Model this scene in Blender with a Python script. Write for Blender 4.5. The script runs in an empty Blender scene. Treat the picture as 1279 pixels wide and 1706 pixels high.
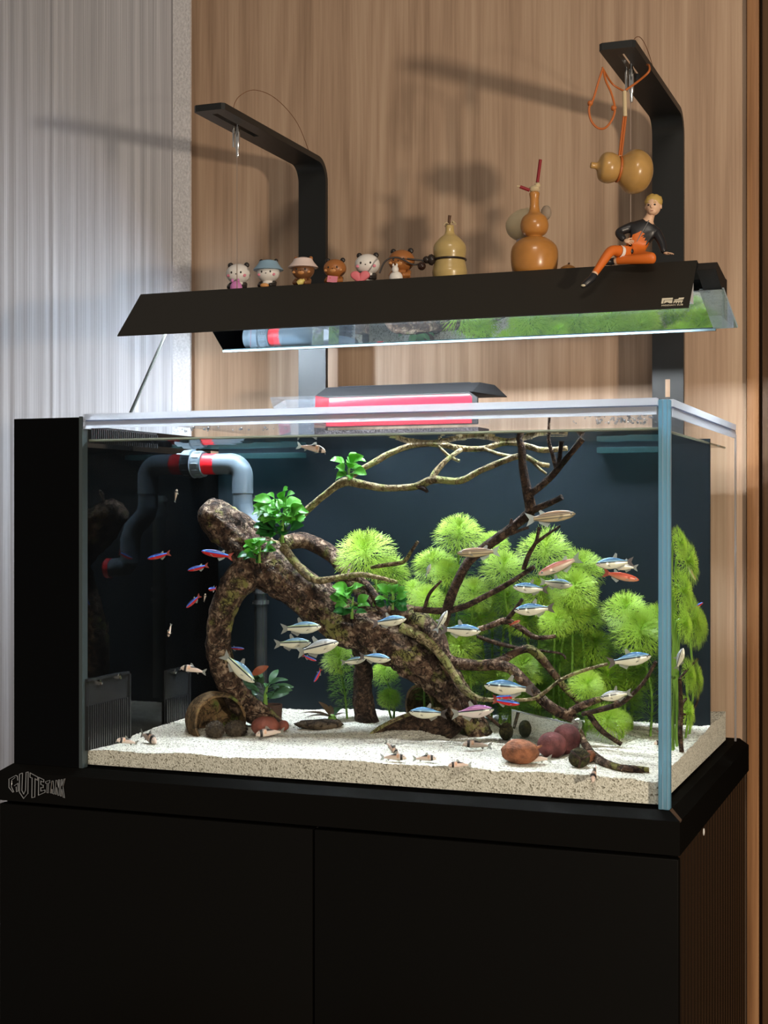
import bpy, bmesh, math, random
from mathutils import Vector, Matrix, noise
random.seed(7)
R = math.radians
sc = bpy.context.scene
C = sc.collection

# ------------------------------------------------------------------ camera
F = 2466.0                       # focal length in pixels of the 1279 x 1706 frame
TH = R(21.1)                     # the camera looks level, turned this far to the left of the tank's depth axis
ct, st = math.cos(TH), math.sin(TH)
ZB = 0.80                        # height of the tank's floor
CAM = Vector((0.2922, -1.624, ZB + 0.3239))
cam_data = bpy.data.cameras.new('camera')
cam_data.sensor_width = 36.0
cam_data.lens = F / 1706 * 36.0
cam_data.shift_y = 4.0 / 1706
cam_data.clip_start = 0.02
cam = bpy.data.objects.new('camera', cam_data)
C.objects.link(cam)
cam.location = CAM
cam.rotation_euler = (R(90), 0, TH)
sc.camera = cam

# ------------------------------------------------------------------ world, exposure
w = bpy.data.worlds.new('world'); sc.world = w
w.use_nodes = True
w.node_tree.nodes['Background'].inputs[0].default_value = (1.0, 0.90, 0.80, 1)
w.node_tree.nodes['Background'].inputs[1].default_value = 0.20
sc.view_settings.view_transform = 'Standard'
sc.view_settings.look = 'None'
sc.view_settings.gamma = 1.0
sc.view_settings.use_curve_mapping = False
sc.view_settings.exposure = 0.0
cy = sc.cycles
cy.max_bounces = 10; cy.diffuse_bounces = 3; cy.glossy_bounces = 5; cy.transmission_bounces = 4
cy.transparent_max_bounces = 40
cy.caustics_reflective = False; cy.caustics_refractive = False
cy.sample_clamp_indirect = 4.0

def lamp(name, kind, loc, energy, color, **kw):
    d = bpy.data.lights.new(name, kind); d.energy = energy; d.color = color
    for k, v in kw.items(): setattr(d, k, v)
    o = bpy.data.objects.new(name, d); C.objects.link(o); o.location = loc
    return o
# the room's lamp, beside the viewer
lamp('room_lamp', 'POINT', (1.42, -1.36, CAM.z + 0.05), 124.0, (1.0, 0.84, 0.66), shadow_soft_size=0.05)
# the room's ceiling light, high above and behind the viewer
cl = lamp('ceiling_light', 'AREA', (0.6, -2.3, 2.75), 50.0, (1.0, 0.88, 0.74), shape='DISK', size=0.9)

# ------------------------------------------------------------------ pixel helpers
def ray(px, py):
    u = (px - 639.5) / F; v = (857.0 - py) / F
    return Vector((u * ct - st, u * st + ct, v))
def P(px, py, Y):
    d = ray(px, py); t = (Y - CAM.y) / d.y
    return CAM + d * t
def PZ(px, py, z):
    d = ray(px, py); t = (z - CAM.z) / d.z
    return CAM + d * t
def PXp(px, py, X):
    d = ray(px, py); t = (X - CAM.x) / d.x
    return CAM + d * t
def rad(rpx, px, Y):             # size of rpx pixels at depth Y
    d = ray(px, 857); return rpx / F * (Y - CAM.y) / d.y
RIGHT = Vector((ct, st, 0)); FWD = Vector((-st, ct, 0)); UP = Vector((0, 0, 1))

# ------------------------------------------------------------------ materials
MATS = {}
def new_mat(name):
    m = bpy.data.materials.new(name); m.use_nodes = True
    nt = m.node_tree; nt.nodes.clear()
    out = nt.nodes.new('ShaderNodeOutputMaterial')
    MATS[name] = m
    return m, nt, out
def N(nt, t, **kw):
    n = nt.nodes.new(t)
    for k, v in kw.items():
        if isinstance(k, str) and k.startswith('i_'):
            n.inputs[k[2:].replace('_', ' ')].default_value = v
        else: setattr(n, k, v)
    return n
def L(nt, a, b): nt.links.new(a, b)
def rgba(c): return (c[0], c[1], c[2], 1.0)
def srgb(r, g, b):
    f = lambda c: (c / 255 / 12.92) if c / 255 <= 0.04045 else ((c / 255 + 0.055) / 1.055) ** 2.4
    return (f(r), f(g), f(b))
def pbr(name, col, rough=0.5, metal=0.0, spec=0.5, bump=0.0, bscale=200.0, var=0.0, vscale=30.0, trans=None, coat=0.0, ior=1.45, stretch=(1, 1, 1)):
    m, nt, out = new_mat(name)
    b = N(nt, 'ShaderNodeBsdfPrincipled')
    b.inputs['Base Color'].default_value = rgba(col); b.inputs['Roughness'].default_value = rough
    b.inputs['Metallic'].default_value = metal; b.inputs['Specular IOR Level'].default_value = spec
    b.inputs['Coat Weight'].default_value = coat; b.inputs['IOR'].default_value = ior
    if var > 0 or bump > 0:
        tc = N(nt, 'ShaderNodeTexCoord'); mp = N(nt, 'ShaderNodeMapping'); mp.inputs['Scale'].default_value = stretch
        L(nt, tc.outputs['Object'], mp.inputs['Vector'])
    if var > 0:
        no = N(nt, 'ShaderNodeTexNoise', i_Scale=vscale, i_Detail=5.0); L(nt, mp.outputs[0], no.inputs['Vector'])
        rp = N(nt, 'ShaderNodeValToRGB')
        rp.color_ramp.elements[0].position = 0.3; rp.color_ramp.elements[1].position = 0.7
        rp.color_ramp.elements[0].color = rgba([c * (1 - var) for c in col])
        rp.color_ramp.elements[1].color = rgba([min(1, c * (1 + var)) for c in col])
        L(nt, no.outputs['Fac'], rp.inputs[0]); L(nt, rp.outputs[0], b.inputs['Base Color'])
    if bump > 0:
        no2 = N(nt, 'ShaderNodeTexNoise', i_Scale=bscale, i_Detail=4.0); L(nt, mp.outputs[0], no2.inputs['Vector'])
        bp = N(nt, 'ShaderNodeBump', i_Strength=bump, i_Distance=0.002); L(nt, no2.outputs['Fac'], bp.inputs['Height'])
        L(nt, bp.outputs[0], b.inputs['Normal'])
    sh = b.outputs[0]
    if trans:
        tr = N(nt, 'ShaderNodeBsdfTranslucent'); tr.inputs[0].default_value = rgba(trans[1])
        mx = N(nt, 'ShaderNodeMixShader'); mx.inputs[0].default_value = trans[0]
        L(nt, sh, mx.inputs[1]); L(nt, tr.outputs[0], mx.inputs[2]); sh = mx.outputs[0]
    L(nt, sh, out.inputs[0])
    return m

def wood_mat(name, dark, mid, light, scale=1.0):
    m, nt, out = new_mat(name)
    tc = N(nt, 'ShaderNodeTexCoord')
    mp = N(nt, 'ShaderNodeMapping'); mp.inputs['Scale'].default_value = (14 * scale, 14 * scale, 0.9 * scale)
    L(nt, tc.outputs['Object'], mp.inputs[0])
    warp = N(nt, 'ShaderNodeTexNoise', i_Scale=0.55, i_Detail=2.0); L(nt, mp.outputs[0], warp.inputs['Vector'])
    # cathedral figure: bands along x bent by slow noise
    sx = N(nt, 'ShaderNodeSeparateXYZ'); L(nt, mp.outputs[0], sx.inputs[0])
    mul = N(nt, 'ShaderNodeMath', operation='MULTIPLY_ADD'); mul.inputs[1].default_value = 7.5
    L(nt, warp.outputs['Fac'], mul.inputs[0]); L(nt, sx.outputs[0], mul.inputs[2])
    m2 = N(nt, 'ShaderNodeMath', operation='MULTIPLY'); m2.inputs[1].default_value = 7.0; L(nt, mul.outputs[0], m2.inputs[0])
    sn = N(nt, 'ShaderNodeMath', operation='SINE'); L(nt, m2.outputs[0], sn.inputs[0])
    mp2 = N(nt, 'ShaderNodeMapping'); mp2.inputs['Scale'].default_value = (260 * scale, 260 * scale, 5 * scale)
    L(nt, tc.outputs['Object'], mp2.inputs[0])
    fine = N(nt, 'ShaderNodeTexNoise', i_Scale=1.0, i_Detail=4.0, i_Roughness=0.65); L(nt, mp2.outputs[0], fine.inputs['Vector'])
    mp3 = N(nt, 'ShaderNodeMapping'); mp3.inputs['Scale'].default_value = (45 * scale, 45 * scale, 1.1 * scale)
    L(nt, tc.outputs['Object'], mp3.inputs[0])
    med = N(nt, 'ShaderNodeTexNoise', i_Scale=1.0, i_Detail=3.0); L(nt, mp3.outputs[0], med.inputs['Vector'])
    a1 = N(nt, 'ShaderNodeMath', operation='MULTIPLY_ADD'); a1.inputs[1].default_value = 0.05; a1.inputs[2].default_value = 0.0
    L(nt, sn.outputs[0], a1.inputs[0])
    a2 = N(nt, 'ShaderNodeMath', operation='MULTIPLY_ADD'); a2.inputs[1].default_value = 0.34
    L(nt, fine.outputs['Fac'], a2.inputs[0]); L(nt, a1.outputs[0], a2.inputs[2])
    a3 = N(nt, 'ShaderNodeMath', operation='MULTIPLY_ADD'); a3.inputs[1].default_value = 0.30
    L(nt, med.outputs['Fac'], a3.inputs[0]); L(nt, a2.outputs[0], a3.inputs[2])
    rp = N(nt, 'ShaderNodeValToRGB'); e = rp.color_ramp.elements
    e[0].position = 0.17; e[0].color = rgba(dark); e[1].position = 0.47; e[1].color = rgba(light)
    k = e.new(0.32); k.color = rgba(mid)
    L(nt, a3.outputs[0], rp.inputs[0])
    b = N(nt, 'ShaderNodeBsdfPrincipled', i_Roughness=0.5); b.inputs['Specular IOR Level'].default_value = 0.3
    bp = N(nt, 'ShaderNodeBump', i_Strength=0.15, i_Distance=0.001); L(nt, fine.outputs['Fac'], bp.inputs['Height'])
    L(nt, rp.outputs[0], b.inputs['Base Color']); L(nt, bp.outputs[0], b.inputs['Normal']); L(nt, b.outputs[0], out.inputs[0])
    return m

def clear_mat(name, tint, gloss=0.5, f0=0.0, ior=1.45, milky=0.0, milkcol=(1, 1, 1), rough=0.0, bump=0.0, bscale=10, thru=0.5):
    """see-through: transparent + Fresnel reflection (+ a little milky scatter)"""
    m, nt, out = new_mat(name)
    tr = N(nt, 'ShaderNodeBsdfTransparent'); tr.inputs[0].default_value = rgba(tint)
    gl = N(nt, 'ShaderNodeBsdfGlossy', i_Roughness=rough)
    fr = N(nt, 'ShaderNodeFresnel', i_IOR=ior)
    mu = N(nt, 'ShaderNodeMath', operation='MULTIPLY_ADD', use_clamp=True); mu.inputs[1].default_value = gloss; mu.inputs[2].default_value = f0
    L(nt, fr.outputs[0], mu.inputs[0])
    if bump > 0:
        tc = N(nt, 'ShaderNodeTexCoord')
        no = N(nt, 'ShaderNodeTexNoise', i_Scale=bscale, i_Detail=2.0); L(nt, tc.outputs['Object'], no.inputs['Vector'])
        bp = N(nt, 'ShaderNodeBump', i_Strength=bump, i_Distance=0.002); L(nt, no.outputs['Fac'], bp.inputs['Height'])
        L(nt, bp.outputs[0], gl.inputs['Normal'])
    base = tr.outputs[0]
    if milky > 0:
        df = N(nt, 'ShaderNodeBsdfDiffuse'); df.inputs[0].default_value = rgba(milkcol)
        tl = N(nt, 'ShaderNodeBsdfTranslucent'); tl.inputs[0].default_value = rgba(milkcol)
        m1 = N(nt, 'ShaderNodeMixShader'); m1.inputs[0].default_value = thru
        L(nt, df.outputs[0], m1.inputs[1]); L(nt, tl.outputs[0], m1.inputs[2])
        m2 = N(nt, 'ShaderNodeMixShader'); m2.inputs[0].default_value = milky
        L(nt, tr.outputs[0], m2.inputs[1]); L(nt, m1.outputs[0], m2.inputs[2]); base = m2.outputs[0]
    mx = N(nt, 'ShaderNodeMixShader')
    L(nt, mu.outputs[0], mx.inputs[0]); L(nt, base, mx.inputs[1]); L(nt, gl.outputs[0], mx.inputs[2])
    L(nt, mx.outputs[0], out.inputs[0])
    return m

def ramp_mat(name, axis, stops, rough=0.4, metal=0.0, spec=0.5, noise_amt=0.0, noise_scale=20, interp='LINEAR', coords='Object', trans=0.0, second=None, spec_tint=None):
    """colour by a local coordinate: stops [(value, colour)], value in local units -0.5..0.5; second = (axis, lo, hi, colour[, zlo, zhi]) overlay bars"""
    m, nt, out = new_mat(name)
    tc = N(nt, 'ShaderNodeTexCoord'); s = N(nt, 'ShaderNodeSeparateXYZ'); L(nt, tc.outputs[coords], s.inputs[0])
    ad = N(nt, 'ShaderNodeMath', operation='ADD'); ad.inputs[1].default_value = 0.5
    L(nt, s.outputs[axis], ad.inputs[0])
    src = ad.outputs[0]
    if noise_amt > 0:
        no = N(nt, 'ShaderNodeTexNoise', i_Scale=noise_scale, i_Detail=3.0); L(nt, tc.outputs[coords], no.inputs['Vector'])
        ma = N(nt, 'ShaderNodeMath', operation='MULTIPLY_ADD'); ma.inputs[1].default_value = noise_amt
        L(nt, no.outputs['Fac'], ma.inputs[0]); L(nt, src, ma.inputs[2]); src = ma.outputs[0]
    rp = N(nt, 'ShaderNodeValToRGB'); rp.color_ramp.interpolation = interp
    e = rp.color_ramp.elements
    e[0].position = stops[0][0] + 0.5; e[0].color = rgba(stops[0][1])
    e[1].position = stops[-1][0] + 0.5; e[1].color = rgba(stops[-1][1])
    for v, c in stops[1:-1]:
        k = e.new(v + 0.5); k.color = rgba(c)
    L(nt, src, rp.inputs[0])
    col = rp.outputs[0]
    for sec in (second or []):
        ax, lo, hi, c, zlo, zhi = sec
        def band(o, a, b_):
            mr = N(nt, 'ShaderNodeMapRange', interpolation_type='SMOOTHSTEP'); mr.inputs['From Min'].default_value = a - 0.012; mr.inputs['From Max'].default_value = a + 0.012; L(nt, o, mr.inputs[0])
            mr2 = N(nt, 'ShaderNodeMapRange', interpolation_type='SMOOTHSTEP'); mr2.inputs['From Min'].default_value = b_ + 0.012; mr2.inputs['From Max'].default_value = b_ - 0.012; L(nt, o, mr2.inputs[0])
            mm = N(nt, 'ShaderNodeMath', operation='MULTIPLY'); L(nt, mr.outputs[0], mm.inputs[0]); L(nt, mr2.outputs[0], mm.inputs[1]); return mm.outputs[0]
        b1 = band(s.outputs[ax], lo, hi); b2 = band(s.outputs[2], zlo, zhi)
        mm = N(nt, 'ShaderNodeMath', operation='MULTIPLY'); L(nt, b1, mm.inputs[0]); L(nt, b2, mm.inputs[1])
        mix = N(nt, 'ShaderNodeMix', data_type='RGBA'); L(nt, mm.outputs[0], mix.inputs[0]); L(nt, col, mix.inputs[6]); mix.inputs[7].default_value = rgba(c)
        col = mix.outputs[2]
    b = N(nt, 'ShaderNodeBsdfPrincipled', i_Roughness=rough, i_Metallic=metal); b.inputs['Specular IOR Level'].default_value = spec
    L(nt, col, b.inputs['Base Color']); sh = b.outputs[0]
    if trans > 0:
        tr = N(nt, 'ShaderNodeBsdfTransparent'); mx = N(nt, 'ShaderNodeMixShader'); mx.inputs[0].default_value = trans
        L(nt, sh, mx.inputs[1]); L(nt, tr.outputs[0], mx.inputs[2]); sh = mx.outputs[0]
    L(nt, sh, out.inputs[0])
    return m

# ------------------------------------------------------------------ mesh builder
class MB:
    def __init__(s): s.v = []; s.f = []; s.mi = []
    def add(s, vs, fs, mi=0):
        o = len(s.v); s.v += [tuple(p) for p in vs]; s.f += [tuple(i + o for i in f) for f in fs]; s.mi += [mi] * len(fs); return s
    def box(s, a, b, mi=0):
        x0, y0, z0 = [min(a[i], b[i]) for i in range(3)]; x1, y1, z1 = [max(a[i], b[i]) for i in range(3)]
        return s.add([(x0, y0, z0), (x1, y0, z0), (x1, y1, z0), (x0, y1, z0), (x0, y0, z1), (x1, y0, z1), (x1, y1, z1), (x0, y1, z1)],
                     [(0, 3, 2, 1), (4, 5, 6, 7), (0, 1, 5, 4), (1, 2, 6, 5), (2, 3, 7, 6), (3, 0, 4, 7)], mi)
    def prism(s, poly, ext, mi=0):
        """poly: 3D points in a plane; ext: extrusion vector"""
        n = len(poly); e = Vector(ext)
        a = [Vector(p) for p in poly]; b = [p + e for p in a]
        nrm = sum((a[i].cross(a[(i + 1) % n]) for i in range(n)), Vector())
        if nrm.dot(e) > 0: a, b = b, a
        return s.add(a + b, [tuple(range(n)), tuple(range(2 * n - 1, n - 1, -1))] + [(i, i + n, (i + 1) % n + n, (i + 1) % n) for i in range(n)], mi)
    def tube(s, pts, rads, sides=10, caps=True, nz=0.0, nfreq=40.0, seed=0.0, along=0.25, mi=0, flat=1.0):
        pts = [Vector(p) for p in pts]; n = len(pts)
        if not hasattr(rads, '__len__'): rads = [rads] * n
        T = []
        for i in range(n):
            a = pts[max(0, i - 1)]; b = pts[min(n - 1, i + 1)]; d = (b - a)
            T.append(d.normalized() if d.length > 1e-9 else Vector((0, 0, 1)))
        ref = Vector((0, 0, 1)) if abs(T[0].z) < 0.9 else Vector((1, 0, 0))
        nr = (ref - T[0] * ref.dot(T[0])).normalized()
        vs = []; dist = 0.0
        for i in range(n):
            nr = (nr - T[i] * nr.dot(T[i]))
            nr = nr.normalized() if nr.length > 1e-6 else T[i].orthogonal().normalized()
            bn = T[i].cross(nr)
            if i: dist += (pts[i] - pts[i - 1]).length
            for k in range(sides):
                a = 2 * math.pi * k / sides
                d = nr * math.cos(a) * flat + bn * math.sin(a)
                r = rads[i]
                if nz > 0:
                    q = Vector((math.cos(a) * r * nfreq, math.sin(a) * r * nfreq, dist * nfreq * along + seed))
                    r *= 1 + nz * (noise.noise(q) + 0.5 * noise.noise(q * 2.3) + 0.35 * noise.noise(q * 5.1))
                vs.append(pts[i] + d * r)
        fs = []
        for i in range(n - 1):
            for k in range(sides):
                a = i * sides + k; b = i * sides + (k + 1) % sides
                fs.append((a, b, b + sides, a + sides))
        if caps:
            fs.append(tuple(range(sides - 1, -1, -1))); fs.append(tuple(range((n - 1) * sides, n * sides)))
        return s.add(vs, fs, mi)
    def lathe(s, prof, M=None, sides=24, a0=0.0, a1=2 * math.pi, mi=0):
        """prof [(r, z)]; M a Matrix; closed profile not needed"""
        M = M or Matrix(); full = abs(a1 - a0 - 2 * math.pi) < 1e-6
        m = sides if full else sides + 1; vs = []
        for r, z in prof:
            for k in range(m):
                a = a0 + (a1 - a0) * k / sides
                vs.append(M @ Vector((r * math.cos(a), r * math.sin(a), z)))
        fs = []
        for i in range(len(prof) - 1):
            for k in range(sides):
                a = i * m + k; b = i * m + (k + 1) % m
                fs.append((a, b, b + m, a + m))
        if full and prof[0] != prof[-1]:
            if prof[0][0] > 1e-6: fs.append(tuple(range(m - 1, -1, -1)))
            if prof[-1][0] > 1e-6: fs.append(tuple(range((len(prof) - 1) * m, len(prof) * m)))
        return s.add(vs, fs, mi)
    def ell(s, c, r, sides=18, rings=12, M=None, nz=0.0, nf=1.0, seed=0.0, mi=0):
        if not hasattr(r, '__len__'): r = (r, r, r)
        c = Vector(c); vs = []; M3 = M or Matrix.Identity(3)
        def pt(d):
            k = 1.0
            if nz: k += nz * (noise.noise(d * nf + Vector((seed, seed, seed))) + 0.5 * noise.noise(d * nf * 2.7 + Vector((seed, 3, 1))))
            return c + M3 @ Vector((d.x * r[0] * k, d.y * r[1] * k, d.z * r[2] * k))
        vs.append(pt(Vector((0, 0, -1))))
        for i in range(1, rings):
            ph = -math.pi / 2 + math.pi * i / rings
            for k in range(sides):
                a = 2 * math.pi * k / sides
                vs.append(pt(Vector((math.cos(ph) * math.cos(a), math.cos(ph) * math.sin(a), math.sin(ph)))))
        vs.append(pt(Vector((0, 0, 1))))
        fs = [(0, 1 + (k + 1) % sides, 1 + k) for k in range(sides)]
        for i in range(rings - 2):
            for k in range(sides):
                a = 1 + i * sides + k; b = 1 + i * sides + (k + 1) % sides
                fs.append((a, b, b + sides, a + sides))
        t = len(vs) - 1; o = 1 + (rings - 2) * sides
        fs += [(o + k, o + (k + 1) % sides, t) for k in range(sides)]
        return s.add(vs, fs, mi)
    def grid(s, rows, mi=0, flip=False):
        """rows: list of equally long point rows"""
        n = len(rows[0]); vs = [p for r in rows for p in r]; fs = []
        for i in range(len(rows) - 1):
            for k in range(n - 1):
                q = (i * n + k, i * n + k + 1, (i + 1) * n + k + 1, (i + 1) * n + k)
                fs.append(q[::-1] if flip else q)
        return s.add(vs, fs, mi)
    def mesh(s, name, mats, smooth=True, bevel=0.0, seg=2, off=None, angle=40):
        me = bpy.data.meshes.new(name)
        vs = s.v if off is None else [(p[0] - off[0], p[1] - off[1], p[2] - off[2]) for p in s.v]
        me.from_pydata(vs, [], s.f)
        if not isinstance(mats, (list, tuple)): mats = [mats]
        for m in mats: me.materials.append(m)
        if len(mats) > 1: me.polygons.foreach_set('material_index', s.mi)
        if bevel > 0:
            bm = bmesh.new(); bm.from_mesh(me)
            bmesh.ops.remove_doubles(bm, verts=bm.verts, dist=1e-6)
            es = [e for e in bm.edges if len(e.link_faces) == 2 and e.calc_face_angle(0) > R(30)]
            bmesh.ops.bevel(bm, geom=es, offset=bevel, segments=seg, affect='EDGES', profile=0.5)
            bm.to_mesh(me); bm.free()
        if smooth:
            me.polygons.foreach_set('use_smooth', [True] * len(me.polygons))
            try: me.set_sharp_from_angle(angle=R(angle))
            except Exception: pass
        me.update()
        return me

def tag(o, label=None, cat=None, group=None, kind=None):
    if label: o['label'] = label
    if cat: o['category'] = cat
    if group: o['group'] = group
    if kind: o['kind'] = kind
    return o
def obj(name, me, parent=None, loc=None):
    o = bpy.data.objects.new(name, me); C.objects.link(o)
    if loc is not None: o.location = loc
    if parent is not None: o.parent = parent
    return o
def build(name, mb, mats, parent=None, label=None, cat=None, group=None, kind=None, **kw):
    """a mesh object from world coordinates; a part's vertices are taken relative to its (unrotated) parents"""
    off = Vector((0, 0, 0)); p = parent
    while p is not None: off += p.location; p = p.parent
    if parent is None:
        xs = list(zip(*mb.v))
        loc = Vector(((min(xs[0]) + max(xs[0])) / 2, (min(xs[1]) + max(xs[1])) / 2, min(xs[2])))
        o = obj(name, mb.mesh(name, mats, off=loc, **kw), None, loc)
    else:
        o = obj(name, mb.mesh(name, mats, off=off, **kw), parent)
    return tag(o, label, cat, group, kind)
def thing(name, loc, label, cat, group=None, kind=None):
    o = obj(name, None, None, loc); o.empty_display_size = 0.02
    return tag(o, label, cat, group, kind)
def smoothpath(pts, rads=None, sub=6):
    """Catmull-Rom through the points"""
    pts = [Vector(p) for p in pts]; n = len(pts); out = []; ro = []
    for i in range(n - 1):
        p0 = pts[max(0, i - 1)]; p1 = pts[i]; p2 = pts[i + 1]; p3 = pts[min(n - 1, i + 2)]
        for k in range(sub):
            t = k / sub
            out.append(0.5 * ((2 * p1) + (p2 - p0) * t + (2 * p0 - 5 * p1 + 4 * p2 - p3) * t * t + (3 * p1 - p0 - 3 * p2 + p3) * t ** 3))
            if rads: ro.append(rads[i] * (1 - t) + rads[i + 1] * t)
    out.append(pts[-1])
    if rads: ro.append(rads[-1]); return out, ro
    return out
def text_mesh(mb, body, origin, ux, uz, nrm, height, depth, mi=0, sx=1.0):
    cu = bpy.data.curves.new('tmp', 'FONT'); cu.body = body; cu.size = 1.0; cu.extrude = 0.0; cu.resolution_u = 2
    o = bpy.data.objects.new('tmp', cu); C.objects.link(o)
    me = bpy.data.meshes.new_from_object(o.evaluated_get(bpy.context.evaluated_depsgraph_get()))
    k = height / 0.69
    vs = [v.co.copy() for v in me.vertices]
    to = lambda v, d: Vector(origin) + Vector(ux) * (v.x * k * sx) + Vector(uz) * (v.y * k) + Vector(nrm) * d
    n = len(vs)
    top = [to(v, depth) for v in vs]; bot = [to(v, 0) for v in vs]
    fs = [tuple(p.vertices) for p in me.polygons]
    ec = {}
    for p in me.polygons:
        for a, b in zip(p.vertices, list(p.vertices[1:]) + [p.vertices[0]]): ec[(a, b)] = 1
    side = [(a, a + n, b + n, b) for (a, b) in ec if (b, a) not in ec]
    mb.add(top + bot, fs + side, mi)
    bpy.data.objects.remove(o); bpy.data.curves.remove(cu); bpy.data.meshes.remove(me)
    return max(v.x for v in vs) * k * sx

# ------------------------------------------------------------------ shared materials
wood = wood_mat('oak_veneer', srgb(150, 124, 102), srgb(178, 150, 126), srgb(196, 170, 145))
wood_trim = wood_mat('oak_trim', srgb(120, 84, 54), srgb(158, 115, 78), srgb(180, 138, 98))
wood_dark = wood_mat('oak_dark_trim', srgb(60, 42, 28), srgb(84, 60, 40), srgb(100, 74, 50))  # darker brown oak of the joint and the outer panel
black_metal = pbr('black_metal', (0.010, 0.011, 0.011), 0.42, spec=0.5, bump=0.03, bscale=900)
lamp_black = pbr('lamp_black_anodised', (0.018, 0.016, 0.012), 0.55, spec=0.4, bump=0.05, bscale=1200)
black_gloss = pbr('black_glass', (0.0010, 0.0011, 0.0012), 0.06, spec=0.12)
def black_coat(name, col, fac, rough):
    m, nt, out = new_mat(name)
    d = N(nt, 'ShaderNodeBsdfDiffuse'); d.inputs[0].default_value = rgba(col)
    g = N(nt, 'ShaderNodeBsdfGlossy', i_Roughness=rough)
    mx = N(nt, 'ShaderNodeMixShader'); mx.inputs[0].default_value = fac
    L(nt, d.outputs[0], mx.inputs[1]); L(nt, g.outputs[0], mx.inputs[2]); L(nt, mx.outputs[0], out.inputs[0])
    return m
cab_black = black_coat('cabinet_black', (0.0035, 0.0033, 0.0028), 0.012, 0.25)
chrome = pbr('chrome', (0.82, 0.82, 0.80), 0.12, metal=1.0)
steel = pbr('steel', (0.62, 0.60, 0.57), 0.25, metal=1.0)
glass = clear_mat('tank_glass', (0.985, 0.99, 0.99), gloss=0.12)
side_glass = clear_mat('end_glass', (0.985, 0.99, 0.99), gloss=0.02)
glass_edge = clear_mat('blue_glass_edge', (0.45, 0.72, 0.85), gloss=0.5, milky=0.70, milkcol=(0.30, 0.60, 0.78))
acrylic = clear_mat('clear_acrylic', (0.97, 0.98, 1.0), gloss=0.3, milky=0.006, milkcol=(0.85, 0.92, 1.0))
acrylic_edge = clear_mat('acrylic_edge', (0.9, 0.94, 1.0), gloss=0.5, milky=0.72, milkcol=(0.95, 0.97, 1.0), thru=0.85)
acrylic_line = clear_mat('acrylic_groove', (0.55, 0.62, 0.75), gloss=0.5, milky=0.35, milkcol=(0.40, 0.48, 0.66))

# ================================================================== THE ROOM
WY = 0.62                                        # the panelled wall's face
xr = P(1243, 857, WY).x
build('wall_back', MB().box((-1.9, WY, -0.02), (xr, WY + 0.03, 2.6)), wood, kind='structure', label='oak veneered wall panel behind the aquarium', smooth=False)
xr2 = P(1264, 857, WY - 0.012).x
build('trim_1', MB().box((xr + 0.002, WY - 0.012, -0.02), (xr2, WY + 0.03, 2.6)), wood_trim, kind='structure', label='narrow upright oak trim beside the wall panel', bevel=0.0015)
xr3 = P(1272, 857, WY).x
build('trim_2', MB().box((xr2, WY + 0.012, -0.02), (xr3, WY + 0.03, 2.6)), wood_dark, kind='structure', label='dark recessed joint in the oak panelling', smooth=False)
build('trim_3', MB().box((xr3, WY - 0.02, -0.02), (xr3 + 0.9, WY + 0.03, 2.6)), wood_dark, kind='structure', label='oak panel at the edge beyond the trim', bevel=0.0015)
build('floor', MB().box((-1.9, -2.6, -0.03), (1.9, WY + 0.03, 0.0)), pbr('floor_boards', srgb(120, 100, 82), 0.5, var=0.15, vscale=6, stretch=(1, 10, 1)), kind='structure', label='floor of the room', smooth=False)

# ---- curtain
m, nt, out = new_mat('sheer_curtain')
tc = N(nt, 'ShaderNodeTexCoord'); mp = N(nt, 'ShaderNodeMapping'); mp.inputs['Scale'].default_value = (620, 60, 2.2); L(nt, tc.outputs['Object'], mp.inputs[0])
no = N(nt, 'ShaderNodeTexNoise', i_Scale=1.0, i_Detail=3.0, i_Roughness=0.6); L(nt, mp.outputs[0], no.inputs['Vector'])
rp = N(nt, 'ShaderNodeValToRGB'); rp.color_ramp.elements[0].position = 0.35; rp.color_ramp.elements[1].position = 0.68
rp.color_ramp.elements[0].color = rgba(srgb(196, 196, 201)); rp.color_ramp.elements[1].color = rgba(srgb(233, 233, 239)); L(nt, no.outputs['Fac'], rp.inputs[0])
df = N(nt, 'ShaderNodeBsdfDiffuse'); tl = N(nt, 'ShaderNodeBsdfTranslucent'); gl = N(nt, 'ShaderNodeBsdfGlossy', i_Roughness=0.45)
L(nt, rp.outputs[0], df.inputs[0]); L(nt, rp.outputs[0], tl.inputs[0])
mx = N(nt, 'ShaderNodeMixShader'); mx.inputs[0].default_value = 0.25; L(nt, df.outputs[0], mx.inputs[1]); L(nt, tl.outputs[0], mx.inputs[2])
mx2 = N(nt, 'ShaderNodeMixShader'); mx2.inputs[0].default_value = 0.05; L(nt, mx.outputs[0], mx2.inputs[1]); L(nt, gl.outputs[0], mx2.inputs[2])
L(nt, mx2.outputs[0], out.inputs[0]); sheer = m
hem_mat = pbr('curtain_hem_weave', srgb(212, 210, 212), 0.6, bump=0.8, bscale=260, var=0.14, vscale=240)
CYd = 0.585
cx1 = P(291, 500, CYd).x; cx2 = P(319, 640, CYd).x
cur = thing('curtain', ((-1.5 + cx2) / 2, CYd, 0.01), 'pale sheer ribbed curtain hanging beside the oak wall', 'curtain')
def cury(x):
    ph = x * 210 + 5.0 * noise.noise(Vector((x * 16, 0, 0)))
    return CYd + 0.0012 * math.sin(ph) * (0.5 + 0.9 * noise.noise(Vector((x * 30, 5, 0)))) + 0.0016 * noise.noise(Vector((x * 60, 1.7, 0))) + 0.004 * noise.noise(Vector((x * 11, 2.7, 0)))
NX = 900
xs = [-1.75 + (cx1 + 1.75) * i / NX for i in range(NX + 1)]
mb = MB()
def crow(z): return [(x, cury(x), z) for x in xs]
mb.grid([crow(0.02), crow(1.0), crow(2.6)])
build('cloth', mb, sheer, cur)
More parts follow.
